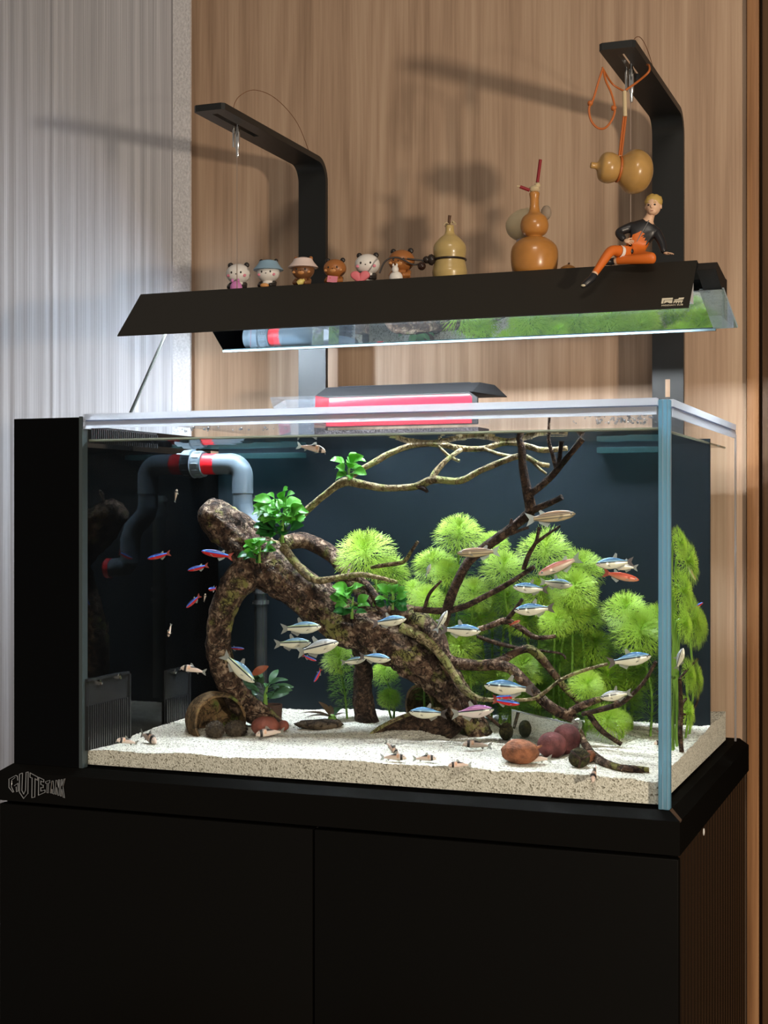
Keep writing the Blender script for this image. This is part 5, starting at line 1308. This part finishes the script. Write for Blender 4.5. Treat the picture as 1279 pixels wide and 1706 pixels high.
for a in [
    ('card', 354, 981, 10, -1, 0, .15, 'red and blue neon tetra seen head on above the root', 72),
    ('cory', 293, 826, 12, 1, 68, .14, 'black barred catfish rising upright in open water', 60),
    ('cory', 283, 1050, 12, -1, -70, .14, 'black barred catfish hanging upright in the dark', 58),
    ('cory', 341, 996, 9, 1, 70, .15, 'tiny pale catfish upright beside the diving neon tetra', 55),
    ('cory', 580, 954, 9, 1, 66, .14, 'small catfish clinging to the thin pale branch', 55),
    ('pale', 713, 950, 16, 1, 58, .2, 'small pale fish turned away below the dim plant', 50),
    ('red', 857, 1038, 18, 1, 20, .17, 'small orange fish resting on the rising log branch', 50),
]:
    fish(*a[:8], yaw=a[8])
for a in [
    ('cory', 212, 1241, 34, -1, 12, 'black barred catfish closest to the comb plate', 30),
    ('cory', 247, 1237, 34, 1, -8, 'black barred catfish tail up on the sand before the clay pot', 55),
    ('cory', 450, 1228, 48, -1, -4, 'black barred catfish nosing the brick red pod', 20),
    ('cory', 655, 1268, 44, 1, 0, 'black barred catfish ahead of another below the bark slab', 10),
    ('cory', 652, 1252, 26, 1, -30, 'black barred catfish tail raised just below the bark slab', 50),
    ('cory', 707, 1269, 40, 1, 2, 'black barred catfish in the middle of the open sand', 10),
    ('cory', 766, 1280, 40, -1, 0, 'black barred catfish nearest the front sand edge', 10),
    ('cory', 795, 1248, 50, -1, 4, 'black barred catfish at the foot of the log tip', 5),
    ('cory', 893, 1272, 54, -1, 2, 'black barred catfish in front of the orange brown pod', 15),
    ('cory', 990, 1294, 16, -1, -24, 'black barred catfish facing the viewer by the split pod', 74),
    ('cory', 1100, 1243, 26, -1, 5, 'black barred catfish behind the corner edge', 40),
]:
    sfish(*a[:7], yaw=a[7])
for (kind, px, py, lpx, tilt, dx, lab) in [('card', 1160, 1010, 22, 30, .01, 'red and blue neon tetra before the plants behind the end glass'), ('card', 1196, 1201, 20, -20, .02, 'red and blue neon tetra low in the rear corner'),
        ('pink', 1152, 955, 24, -60, .008, 'small pinkish fish against the plants behind the end glass'), ('pale', 1132, 1098, 34, 72, .006, 'white tetra seen edge on at the end glass'), ('card', 1106, 1217, 24, 18, 0, 'red and blue neon tetra touching the corner edge from inside')]:
    if dx == 0: fish(kind, px, py, lpx, 1, tilt, .24, lab)
    else:
        c = sideP(px, py, dx); r_ = fish(kind, px, py, lpx, 1, tilt, c.y, lab, 30)
        r_.location = c

# ================================================================== ON THE LID
dark_plastic = pbr('dark_plastic', (0.014, 0.015, 0.017), 0.55, spec=0.25)
fb_ = thing('filter_box', P(675, 690, .42), 'black topped filter box with a red window sitting in the lid', 'filter box')
Yf, Ybk = .388, .455
def bx(px, py, Y): return P(px, py, Y)
x0 = bx(522, 680, Yf).x; x1 = bx(795, 680, Yf).x; zb_ = Z(TH_ + .0025); 
z1 = bx(675, 656, Yf).z; z2 = bx(675, 646, Ybk - .02).z
mb = MB()
mb.prism([(x0, Yf, zb_), (x0, Yf, z1 - .002), (x0 + .006, Yf, z1), (x1 - .012, Yf, z1), (x1, Yf, z1 - .008), (x1, Yf, zb_)], (0, .006, 0))
build('front_frame', mb, dark_plastic, fb_, bevel=.001)
mb = MB().prism([(x0 + .007, Yf - .001, z1 - .003), (x1 - .012, Yf - .001, z1 - .003), (x1 - .008, Yf - .001, z1 - .007), (x1 - .008, Yf - .001, zb_ + .001), (x0 + .004, Yf - .001, zb_ + .001), (x0 + .004, Yf - .001, z1 - .006)], (0, .004, 0))
build('red_window', mb, pbr('red_translucent', srgb(184, 40, 58), 0.2, trans=(.25, srgb(220, 60, 84))), fb_, bevel=.0006)
mb = MB(); xa, xb_ = x0 + .010, x1 + .004
v_ = [(x0, Yf, z1), (x1 - .008, Yf, z1), (x1 + .026, Ybk, z1 - .004), (x0 + .012, Ybk, z1 - .004), (x0 + .012, Yf + .02, z2 + .002), (x1 - .002, Yf + .02, z2 + .002), (x1 + .012, Ybk - .02, z2), (x0 + .02, Ybk - .02, z2)]
mb.add(v_, [(0, 3, 2, 1), (4, 5, 6, 7), (0, 1, 5, 4), (1, 2, 6, 5), (2, 3, 7, 6), (3, 0, 4, 7)])
build('hood', mb, dark_plastic, fb_, bevel=.0012)
build('hood_inlay', MB().prism([(x0 + .03, Yf + .024, z2 + .0024), (x1 - .02, Yf + .024, z2 + .0024), (x1 - .012, Ybk - .03, z2 + .0009), (x0 + .036, Ybk - .03, z2 + .0009)], (0, 0, .0006)), pbr('grey_inlay', srgb(44, 48, 54), 0.7, spec=0.1), fb_, smooth=False)
mb = MB().box((x0, Yf + .004, WZ + .002), (x1, Ybk - .01, Z(TH_ - .0015)))
build('media_tray', mb, pbr('dark_filter_media', (0.035, 0.028, 0.03), 0.6, bump=1.0, bscale=420, var=.9, vscale=380), fb_, smooth=False)
# clear cup beside it
cu = P(488, 690, .3)
xa, xb_ = P(452, 665, .29).x, P(528, 665, .29).x
mb = MB(); zt_ = P(488, 661, .29).z; zb2 = WZ + .001
def fr(z, s_, t_): return [(xa + s_, .285 + t_, z), (xb_ - s_ * .4, .285 + t_, z), (xb_ - s_ * .4, .335 - t_, z), (xa + s_, .335 - t_, z)]
A_ = fr(zt_, 0, 0); B_ = fr(Z(TH_ + .002), .010, .004); C_ = fr(zb2, .014, .006)
for o_ in (0, .0012):
    sh = lambda q, k_: [(x + (o_ if i in (0, 3) else -o_), y + (o_ if i < 2 else -o_), z + (o_ if k_ == 2 else 0)) for i, (x, y, z) in enumerate(q)]
    vs = sh(A_, 0) + sh(B_, 1) + sh(C_, 2); fs = [(0, 1, 5, 4), (1, 2, 6, 5), (2, 3, 7, 6), (3, 0, 4, 7), (4, 5, 9, 8), (5, 6, 10, 9), (6, 7, 11, 10), (7, 4, 8, 11), (8, 9, 10, 11)]
    mb.add(vs, fs if o_ == 0 else [f[::-1] for f in fs])
build('clear_cup', mb, clear_mat('clear_cup_plastic', (.9, .93, .97), gloss=.8, f0=.04, milky=.05, milkcol=(.75, .82, .9)), label='clear plastic cup set into the lid beside the filter box', cat='cup', smooth=False)

# ================================================================== ON THE LAMP
def platez(y): return A.z + (TB.z - A.z) * (y - A.y) / (TB.y - A.y)
white_v = pbr('white_vinyl', srgb(226, 222, 216), 0.4); brown_v = pbr('brown_vinyl', srgb(158, 100, 52), 0.4); brown2_v = pbr('dark_brown_vinyl', srgb(120, 80, 50), 0.4)
blk_v = pbr('black_vinyl', (0.02, 0.016, 0.014), 0.35); pink_v = pbr('pink_vinyl', srgb(218, 132, 150), 0.4); rose_v = pbr('rose_vinyl', srgb(214, 112, 120), 0.4); blue_v = pbr('blue_vinyl', srgb(136, 168, 190), 0.5)
lilac_v = pbr('lilac_vinyl', srgb(206, 128, 186), 0.4); yel_v = pbr('yellow_vinyl', srgb(224, 206, 120), 0.4); cream_v = pbr('cream_vinyl', srgb(226, 206, 198), 0.5); orange_v = pbr('orange_vinyl', srgb(210, 150, 90), 0.4); ltan_v = pbr('muzzle_vinyl', srgb(196, 138, 84), 0.4)
def bear(px, Y, hpx, body, ears, hat, item, label, turn=0.0):
    """small vinyl bear figurine: hpx = height in pixels"""
    d = ray(px, 857); t = (Y - CAM.y) / d.y; x = CAM.x + d.x * t; base = Vector((x, Y, platez(Y) + .0004))
    H = hpx / F * t
    r_ = thing('bear_figurine', base, label, 'figurine', 'vinyl animal figurines along the lamp')
    f = Vector((CAM.x - x, CAM.y - Y, 0)).normalized(); r_.rotation_euler = (0, 0, math.atan2(f.y, f.x) + R(90) + R(turn)); r_.scale = (H, H, H)
    def add(nm, m_, mt): obj(nm, m_.mesh(nm, mt), r_)
    add('body', MB().lathe([(0, 0), (.20, 0), (.235, .05), (.24, .16), (.20, .30), (.15, .40), (0, .42)], None, 20), body)
    add('head', MB().ell((0, -.02, .62), (.33, .29, .27), 26, 18), body)
    for s_ in (-1, 1):
        add('ear', MB().ell((s_ * .22, .02, .86), (.075, .05, .075), 12, 8), ears)
        add('eye', MB().ell((s_ * .125, -.285, .62), (.026, .02, .032), 10, 8), blk_v)
        add('cheek', MB().ell((s_ * .215, -.235, .545), (.05, .02, .04), 10, 6), pink_v if body is white_v else ltan_v)
        add('arm', MB().tube([(s_ * .19, -.06, .33), (s_ * .21, -.17, .25), (s_ * .12, -.25, .24)], [.07, .07, .06], 10).ell((s_ * .12, -.25, .24), .06, 10, 8), ears if body is white_v else body)
        add('foot', MB().ell((s_ * .13, -.16, .06), (.08, .1, .06), 12, 8), ears if body is white_v else body)
    add('nose', MB().ell((0, -.312, .575), (.02, .014, .014), 8, 6), blk_v)
    if body is not white_v: add('muzzle', MB().ell((0, -.22, .54), (.13, .09, .08), 14, 10), ltan_v)
    if hat is not None:
        m_ = MB().lathe([(.43, .70), (.435, .715), (.36, .80), (.31, .86), (.26, .95), (.12, .995), (0, 1.0)], None, 28); m_.lathe([(.42, .695), (.34, .78), (.29, .85), (.24, .93), (0, .97)], None, 28)
        hb = obj('hat', m_.mesh('hat', hat), r_)
        for s_ in (-1, 1): obj('hat_ear', MB().ell((s_ * .22, .02, .97), (.06, .045, .06), 10, 8).mesh('hat_ear', blk_v if hat is blue_v else brown_v), hb)
    kind_, mt = item
    if kind_ == 'doll':
        add('toy', MB().ell((0, -.28, .20), (.17, .11, .19), 18, 12).ell((-.10, -.30, .40), (.04, .04, .05), 8, 6).ell((.06, -.30, .40), (.04, .04, .05), 8, 6), mt)
    elif kind_ == 'heart':
        m_ = MB(); pts = []
        for i in range(28):
            a = 2 * math.pi * i / 28; pts.append((-.13 + .26 * (16 * math.sin(a) ** 3) / 16, (13 * math.cos(a) - 5 * math.cos(2 * a) - 2 * math.cos(3 * a) - math.cos(4 * a)) / 17 * .22 + .25))
        m_.prism([(a, -.40, b_) for a, b_ in pts], (0, .13, 0)); obj('heart', m_.mesh('heart', mt, bevel=.045, seg=3, angle=80), r_)
    elif kind_ == 'letter':
        add('letter_card', MB().prism([(-.16, -.33, .20), (.13, -.33, .16), (.16, -.33, .34), (-.13, -.33, .38)], (0, .04, 0)), mt); add('seal', MB().ell((-.06, -.335, .31), (.02, .01, .02), 8, 6), rose_v)
    elif kind_ == 'bird':
        add('toy', MB().ell((-.06, -.30, .17), (.17, .13, .16), 16, 12).ell((-.06, -.36, .36), (.085, .08, .10), 14, 10).ell((-.02, -.36, .46), (.025, .025, .05), 8, 6).ell((-.11, -.36, .46), (.025, .025, .05), 8, 6), mt)
    elif kind_ == 'bottle':
        add('toy', MB().lathe([(0, 0), (.075, 0), (.09, .06), (.08, .14), (.04, .18), (.04, .22), (0, .22)], Matrix.Translation((-.08, -.30, .20)) @ Matrix.Rotation(R(60), 4, 'Y'), 14), mt)
    elif kind_ == 'bun':
        add('toy', MB().ell((-.04, -.30, .22), (.13, .08, .07), 16, 10), mt)
    return r_
bear(397, .305, 62, white_v, blk_v, None, ('doll', lilac_v), 'white bear figurine with black ears hugging a lilac toy', -12)
bear(447, .302, 58, white_v, blk_v, blue_v, ('bun', orange_v), 'white bear figurine wearing a blue bucket hat', -14)
bear(505, .300, 58, brown2_v, brown2_v, cream_v, ('bottle', yel_v), 'brown bear figurine wearing a cream bucket hat', -14)
bear(558, .300, 58, brown_v, blk_v, None, ('letter', pink_v), 'brown bear figurine holding a pink envelope', -14)
bear(612, .300, 64, white_v, blk_v, None, ('heart', rose_v), 'white bear figurine holding a big rose heart', -10)
bear(669, .300, 68, brown_v, blk_v, None, ('bird', white_v), 'brown bear figurine cuddling a white toy', -16)

# gourds
def gourd_mat(name, c, c2):
    return pbr(name, c, 0.28, spec=0.5, var=0.16, vscale=34, coat=0.2)
g_yel = gourd_mat('pale_gourd', srgb(182, 158, 102), 0); g_or = gourd_mat('amber_gourd', srgb(178, 122, 60), 0); g_or2 = gourd_mat('honey_gourd', srgb(176, 138, 80), 0)
twine = pbr('raffia', srgb(196, 178, 142), 0.8); redstick = pbr('red_wrapped_stem', srgb(132, 24, 34), 0.5); dkcord = pbr('black_cord', (0.02, 0.013, 0.01), 0.4); orcord = pbr('orange_cord', srgb(178, 98, 44), 0.5); stemb = pbr('dry_stem', srgb(84, 58, 38), 0.7)
def smooth_prof(pr, sub=6):
    pts = smoothpath([Vector((a, b_, 0)) for a, b_ in pr], sub=sub); return [(max(0, p.x), p.y) for p in pts]
def stand(px, Y):
    d = ray(px, 857); t = (Y - CAM.y) / d.y; return Vector((CAM.x + d.x * t, Y, platez(Y))), t / F
g0, k = stand(749, .305)
gd = thing('gourd', g0, 'pale yellow gourd belted with a black cord on the lamp', 'gourd', 'dried gourds')
zpx = lambda py: (857 - py) * k + CAM.z - g0.z
zz = lambda py: zpx(py)
M0 = Matrix.Translation(g0)
build('shell', MB().lathe(smooth_prof([(0, 0), (22 * k, 0), (29 * k, 18 * k), (28 * k, zz(447)), (25.5 * k, zz(433)), (27.5 * k, zz(420)), (26 * k, zz(408)), (17 * k, zz(397)), (9 * k, zz(390)), (7 * k, zz(382)), (6.5 * k, zz(376)), (0, zz(374))]), M0, 32), g_yel, gd)
build('stem', MB().tube([g0 + Vector((0, 0, zz(377))), g0 + Vector((-.001, 0, zz(368))), g0 + Vector((0, 0, zz(359)))], [.002, .002, .0024], 8), stemb, gd)
rng = random.Random(2); mb = MB()
for i in range(9):
    a = rng.uniform(0, 6.28); mb.tube([g0 + Vector((0, 0, zz(374))), g0 + Vector((math.cos(a) * .005, math.sin(a) * .005, zz(372) + rng.uniform(-.001, .003))), g0 + Vector((math.cos(a) * .009, math.sin(a) * .009, zz(373) + rng.uniform(-.003, .002)))], .0006, 5)
build('raffia_tie', mb, twine, gd)
ring = [g0 + Vector((math.cos(a) * 26.6 * k, math.sin(a) * 26.6 * k, zz(433))) for a in [2 * math.pi * i / 32 for i in range(33)]]
cd_ = build('cord', MB().tube(ring, .0016, 7, caps=False), dkcord, gd)
pl_ = -RIGHT
e0 = g0 + pl_ * 25 * k + UP * zz(434) - FWD * 6 * k
build('cord_tail', MB().tube([e0, e0 + pl_ * 14 * k - UP * 1 * k, e0 + pl_ * 30 * k, e0 + pl_ * 46 * k + UP * 2 * k], .0013, 6).tube(smoothpath([e0 + pl_ * 14 * k, e0 + pl_ * 34 * k - UP * 8 * k, e0 + pl_ * 62 * k + UP * 4 * k, e0 + pl_ * 82 * k - UP * 2 * k, e0 + pl_ * 92 * k - UP * 22 * k], sub=6), .0012, 6), dkcord, gd)
build('knot', MB().ell(e0 + pl_ * 6 * k, (7 * k, 7 * k, 9 * k), 12, 8, None, .2, 3).ell(e0 + pl_ * 14 * k, (6 * k, 6 * k, 6 * k), 12, 8, None, .2, 3), dkcord, gd)
build('bead', MB().ell(e0 + pl_ * 22 * k - UP * 11 * k - FWD * 4 * k, 7 * k, 14, 10), pbr('dark_bead', (0.03, 0.014, 0.01), 0.2), gd)

g0, k = stand(890, .30)
zz = lambda py: (857 - py) * k + CAM.z - g0.z
gd = thing('gourd', g0, 'tall amber gourd with a long neck and red wrapped stems', 'gourd', 'dried gourds')
M0 = Matrix.Translation(g0)
build('shell', MB().lathe(smooth_prof([(0, 0), (24 * k, .001), (36 * k, 12 * k), (39.5 * k, zz(428)), (36 * k, zz(410)), (22 * k, zz(398)), (12 * k, zz(395)), (20 * k, zz(388)), (23.5 * k, zz(376)), (20 * k, zz(363)), (11 * k, zz(355)), (8 * k, zz(346)), (7.5 * k, zz(332)), (8.5 * k, zz(322)), (4 * k, zz(319)), (0, zz(319))]), M0, 36), g_or, gd)
build('raffia_knot', MB().ell(g0 + Vector((0, 0, zz(315))), (9 * k, 7 * k, 6 * k), 12, 8, None, .3, 3).ell(g0 + RIGHT * 5 * k + Vector((0, 0, zz(309))), 5 * k, 10, 8, None, .3, 3), twine, gd)
build('stem', MB().tube([g0 + RIGHT * 5 * k + Vector((0, 0, zz(304))), g0 + RIGHT * 10 * k + Vector((0, 0, zz(266)))], 2.7 * k, 9), redstick, gd)
build('stem', MB().tube([g0 - RIGHT * 8 * k + Vector((0, 0, zz(317))), g0 - RIGHT * 24 * k + Vector((0, 0, zz(311)))], 2.8 * k, 9), redstick, gd)
build('stem_tip', MB().tube([g0 - RIGHT * 24 * k + Vector((0, 0, zz(311))), g0 - RIGHT * 29 * k + Vector((0, 0, zz(310)))], [2.2 * k, 1.2 * k], 7), twine, gd)
# pale round thing behind it
g0, k = stand(882, .335)
bz = lambda py: (857 - py) * k + CAM.z
pb = thing('pale_figurine', g0, 'cream round headed figurine half hidden behind the amber gourd', 'figurine')
bx_ = g0.x
build('head', MB().ell(Vector((bx_ - .004, .335, bz(375))), (36 * k, 28 * k, 28 * k), 26, 18, None, .05, 1.5, 2.0), pbr('cream_resin', srgb(206, 188, 152), 0.5, var=.1, vscale=30), pb)
build('body', MB().lathe([(0, 0), (24 * k, 0), (28 * k, 14 * k), (22 * k, bz(400) - g0.z), (0, bz(392) - g0.z)], Matrix.Translation(g0), 20), pbr('lilac_grey_resin', srgb(168, 158, 164), 0.5), pb)
build('ear', MB().ell(Vector((bx_ + 30 * k, .33, bz(358))), (9 * k, 7 * k, 12 * k), 12, 8, None, .15, 3), pbr('grey_brown_resin', srgb(150, 134, 116), 0.7), pb)
# little dome of a low gourd
g0, k = stand(946, .33)
lg = thing('gourd', g0, 'low orange gourd peeking over the lamp edge', 'gourd', 'dried gourds')
zz = lambda py: (857 - py) * k + CAM.z - g0.z
build('shell', MB().lathe(smooth_prof([(0, 0), (10 * k, 0), (15 * k, 8 * k), (13 * k, zz(447)), (0, zz(440))]), Matrix.Translation(g0), 20), g_or, lg)
build('stem', MB().tube([g0 + Vector((0, 0, zz(442))), g0 + Vector((.001, .002, zz(438)))], .0014, 6), stemb, lg)

# hanging gourd
HY = .245
ha = P(1004, 279, HY); hb = P(1056, 287, HY); k = rad(1, 1040, HY)
ax_ = (RIGHT * .98 - UP * .12 + FWD * .12).normalized()
hg = thing('gourd', P(1040, 322, HY), 'honey coloured gourd hanging sideways on an orange cord', 'gourd', 'dried gourds')
org = P(984, 275, HY)
build('shell', MB().lathe(smooth_prof([(0, 0), (5 * k, 0), (5.5 * k, 8 * k), (9 * k, 12 * k), (22 * k, 18 * k), (26 * k, 30 * k), (23 * k, 42 * k), (19 * k, 48 * k), (25 * k, 54 * k), (36 * k, 68 * k), (36.5 * k, 82 * k), (28 * k, 97 * k), (12 * k, 105 * k), (0, 106 * k)]), axisM(org, ax_), 36), g_or2, hg)
waist = org + ax_ * 48 * k; u_ = ax_.cross(UP).normalized(); v_ = u_.cross(ax_).normalized()
ring = [waist + (u_ * math.cos(a) + v_ * math.sin(a)) * 20.5 * k for a in [2 * math.pi * i / 28 for i in range(29)]]
build('cord_ring', MB().tube(ring, 2.0 * k, 7, caps=False), orcord, hg)
wtop = waist + v_ * 21 * k
ctop = P(1041, 192, HY)
build('cord', MB().tube([wtop - RIGHT * 1.6 * k, ctop - RIGHT * 2 * k], 1.9 * k, 7).tube([wtop + RIGHT * 2.2 * k, ctop + RIGHT * 1.6 * k], 1.9 * k, 7), orcord, hg)
build('cord_knot', MB().ell(wtop, (4 * k, 4 * k, 3 * k), 10, 8), twine, hg)
build('cord_wrap', MB().tube([ctop - UP * 2 * k, P(1040, 152, HY)], 3.6 * k, 10), twine, hg)
build('cord_hitch', MB().tube(smoothpath([P(1039, 152, HY), P(1020, 140, HY), P(1006, 118, .215), P(1003, 112, .21)], sub=6), 1.7 * k, 7).tube(smoothpath([P(1042, 150, HY), P(1062, 136, HY), P(1080, 120, .24), P(1081, 110, .25), P(1078, 108, .26)], sub=6), 1.9 * k, 7), orcord, hg)
lp = [P(1004, 114, .205), P(997, 135, .20), P(988, 165, .20), P(981, 180, .20), P(984, 200, .20), P(995, 213, .20), P(1008, 213, .20), P(1020, 198, .20), P(1024, 180, .20), P(1018, 155, .20), P(1009, 135, .20), P(1005, 116, .205)]
build('cord_loop', MB().tube(smoothpath(lp, sub=6), 1.9 * k, 7), orcord, hg)
for q in ((983, 172), (1022, 180)):
    build('slide_knot', MB().ell(P(*q, .20), (4.6 * k, 4.6 * k, 4.6 * k), 10, 8, None, .2, 4), orcord, hg)

# ---- seated jointed doll (plain, generic) on the lamp edge
def skin_body(nodes, edges, mats, emat, name, sub=2):
    me = bpy.data.meshes.new(name); names = list(nodes); idx = {n_: i for i, n_ in enumerate(names)}
    me.from_pydata([nodes[n_][0] for n_ in names], [(idx[a], idx[b_]) for a, b_ in edges], [])
    o = bpy.data.objects.new(name, me); C.objects.link(o)
    md = o.modifiers.new('s', 'SKIN'); md.use_smooth_shade = True
    for i, n_ in enumerate(names):
        sv = me.skin_vertices[0].data[i]; r_ = nodes[n_][1]; sv.radius = r_ if hasattr(r_, '__len__') else (r_, r_)
        sv.use_root = (i == 0)
    ms = o.modifiers.new('d', 'SUBSURF'); ms.levels = sub; ms.render_levels = sub
    out = bpy.data.meshes.new_from_object(o.evaluated_get(bpy.context.evaluated_depsgraph_get()))
    bpy.data.objects.remove(o); bpy.data.meshes.remove(me)
    out.materials.clear()
    for m_ in mats: out.materials.append(m_)
    for p in out.polygons:
        best = None
        for (a, b_) in edges:
            A0, B0 = Vector(nodes[a][0]), Vector(nodes[b_][0]); d = B0 - A0
            t = max(0, min(1, (p.center - A0).dot(d) / max(d.length_squared, 1e-12))); q = (p.center - (A0 + d * t)).length
            if best is None or q < best[0]: best = (q, emat[(a, b_)])
        p.material_index = best[1]; p.use_smooth = True
    return out
dk = pbr('black_doll_jacket', (0.016, 0.016, 0.018), 0.35); og = pbr('orange_doll_cloth', srgb(206, 104, 34), 0.45); skn = pbr('doll_skin', srgb(214, 176, 146), 0.5); hairm = pbr('doll_hair', srgb(184, 154, 84), 0.5)
DY = .262
seat = P(1052, 438, DY)
doll = thing('jointed_doll', seat, 'seated jointed doll in black jacket and orange trousers on the lamp edge', 'doll')
k = rad(1, 1060, DY)
def J(px, py, dy, r_): return (P(px, py, DY + dy) - seat, r_ * k)
nodes = {'pelvis': J(1052, 424, .004, 13), 'waist': J(1058, 405, .006, 13), 'chest': J(1070, 384, .008, 17), 'neck0': J(1079, 369, .008, 9), 'neck': J(1087, 350, .005, 6.5),
         'sl': J(1050, 378, .004, 9), 'el': J(1028, 388, -.004, 8), 'wl': J(1040, 400, -.014, 6), 'sr': J(1094, 388, .006, 9), 'er': J(1103, 406, .002, 7.5), 'wr': J(1106, 422, -.004, 5),
         'hl': J(1046, 424, -.004, 11), 'kl': J(1018, 415, -.030, 9.5), 'al': J(991, 455, -.048, 6), 'tl': J(986, 464, -.052, 5.5),
         'hr': J(1064, 428, -.002, 11), 'kr': J(1090, 430, -.026, 10), 'ar': J(1028, 434, -.016, 7), 'tr': J(1018, 436, -.014, 6)}
edges = [('pelvis', 'waist'), ('waist', 'chest'), ('chest', 'neck0'), ('neck0', 'neck'), ('chest', 'sl'), ('sl', 'el'), ('el', 'wl'), ('chest', 'sr'), ('sr', 'er'), ('er', 'wr'), ('pelvis', 'hl'), ('hl', 'kl'), ('kl', 'al'), ('al', 'tl'), ('pelvis', 'hr'), ('hr', 'kr'), ('kr', 'ar'), ('ar', 'tr')]
em_ = {e: 1 for e in edges}
for e in (('chest', 'neck0'), ('chest', 'sl'), ('sl', 'el'), ('el', 'wl'), ('chest', 'sr'), ('sr', 'er'), ('er', 'wr')): em_[e] = 0
em_[('neck0', 'neck')] = 2; em_[('al', 'tl')] = 2; em_[('ar', 'tr')] = 2
obj('body', skin_body(nodes, edges, [dk, og, skn], em_, 'body'), doll)
hc = P(1088, 343, DY + .004)
fdir = (tocam * .85 - RIGHT * .35 - UP * .05).normalized(); fr_ = fdir.cross(UP).normalized() * -1; fu = fdir.cross(fr_).normalized(); fu = fu if fu.z > 0 else -fu
HM = Matrix((fr_, fdir, fu)).transposed()       # columns: right, front, up
mb = MB().ell(hc, (12.5 * k, 13.5 * k, 16 * k), 22, 16, HM)
mb.ell(hc + HM @ Vector((0, 6 * k, -9 * k)), (8 * k, 6.5 * k, 6.5 * k), 14, 10, HM)
mb.ell(hc + HM @ Vector((0, 13.6 * k, -2.5 * k)), (1.8 * k, 2.2 * k, 3 * k), 8, 6, HM)
for s_ in (-1, 1): mb.ell(hc + HM @ Vector((s_ * 12.6 * k, -1 * k, -2 * k)), (1.8 * k, 3 * k, 4 * k), 8, 6, HM)
hd = build('head', mb, skn, doll, angle=80)
for s_ in (-1, 1):
    build('eye', MB().ell(hc + HM @ Vector((s_ * 5 * k, 12.4 * k, 0.2 * k)), (2.2 * k, 1.0 * k, 1.5 * k), 8, 6, HM), blk_v, hd)
    build('eyebrow', MB().ell(hc + HM @ Vector((s_ * 5 * k, 12.2 * k, 4.2 * k)), (2.8 * k, .9 * k, .7 * k), 8, 6, HM), hairm, hd)
build('mouth', MB().ell(hc + HM @ Vector((0, 12.4 * k, -9.5 * k)), (3 * k, .9 * k, .6 * k), 8, 6, HM), pbr('doll_mouth', srgb(150, 90, 80), .5), hd)
mb = MB().ell(hc + HM @ Vector((0, -2.5 * k, 6.5 * k)), (15 * k, 14 * k, 13.5 * k), 24, 16, HM, .10, 3.0, 4.0)
build('hair', mb, hairm, hd, angle=80)
def hand(base, d, up, s, nm='hand'):
    d = d.normalized(); up = (up - d * up.dot(d)).normalized(); sd = d.cross(up)
    mb = MB(); mb.ell(base + d * 5 * s, (4.6 * s, 5.6 * s, 2.4 * s), 12, 8, Matrix((sd, d, up)).transposed())
    for i, ln in enumerate((6.0, 7.2, 6.8, 5.2)):
        o_ = base + d * 9 * s + sd * (i - 1.5) * 2.3 * s; dd = (d + sd * (i - 1.5) * .10)
        mb.tube([o_, o_ + dd * ln * .5 * s + up * .5 * s, o_ + dd * ln * s - up * .8 * s], [1.15 * s, 1.05 * s, .8 * s], 7)
    o_ = base + d * 4 * s - sd * 4 * s
    mb.tube([o_, o_ + (d * .5 - sd * .8) * 3 * s, o_ + (d * 1.0 - sd * .9) * 5 * s], [1.4 * s, 1.2 * s, .9 * s], 7)
    build(nm, mb, skn, doll, angle=80)
hand(seat + nodes['wl'][0], RIGHT * .7 - UP * .35 - FWD * .5, UP * .4 - FWD * .8, k * 1.05)
hand(seat + nodes['wr'][0] - UP * 0 , RIGHT * .62 - FWD * .6 - UP * .12, UP, k * 1.05)
for (a, b_, tip) in (('al', 'tl', (-RIGHT * .75 - UP * .62 - FWD * .2)), ('ar', 'tr', (-RIGHT * .9 - UP * .05 - FWD * .3))):
    p0 = seat + nodes[a][0]; p1 = seat + nodes[b_][0]; tip = tip.normalized()
    mb = MB().tube([p0.lerp(p1, .35), p1, p1 + tip * 8 * k, p1 + tip * 18 * k, p1 + tip * 23 * k], [7 * k, 7.2 * k, 7 * k, 6.2 * k, 3 * k], 14, True, flat=.85)
    sh = build('shoe', mb, dk, doll, angle=80)
    build('toe_strap', MB().ell(p1 + tip * 20 * k - FWD * 2.5 * k, (4.2 * k, 4.2 * k, 2.2 * k), 10, 8), pbr('cream_toe', srgb(206, 196, 170), .5), sh)
build('zip', MB().tube([seat + nodes['neck0'][0] - FWD * 9.5 * k, seat + nodes['chest'][0] - FWD * 17.6 * k, seat + nodes['waist'][0] - FWD * 13.6 * k], .8 * k, 6), steel, doll)
build('thigh_band', MB().tube([(seat + nodes['hl'][0]).lerp(seat + nodes['kl'][0], t) for t in (.42, .5, .58)], [11.3 * k, 11.3 * k, 11.0 * k], 16, caps=False), white_v, doll)
build('belt_pouch', MB().ell(seat + nodes['hl'][0] - FWD * 8 * k + RIGHT * 4 * k + UP * 4 * k, (4 * k, 4 * k, 5 * k), 10, 8), dk, doll)
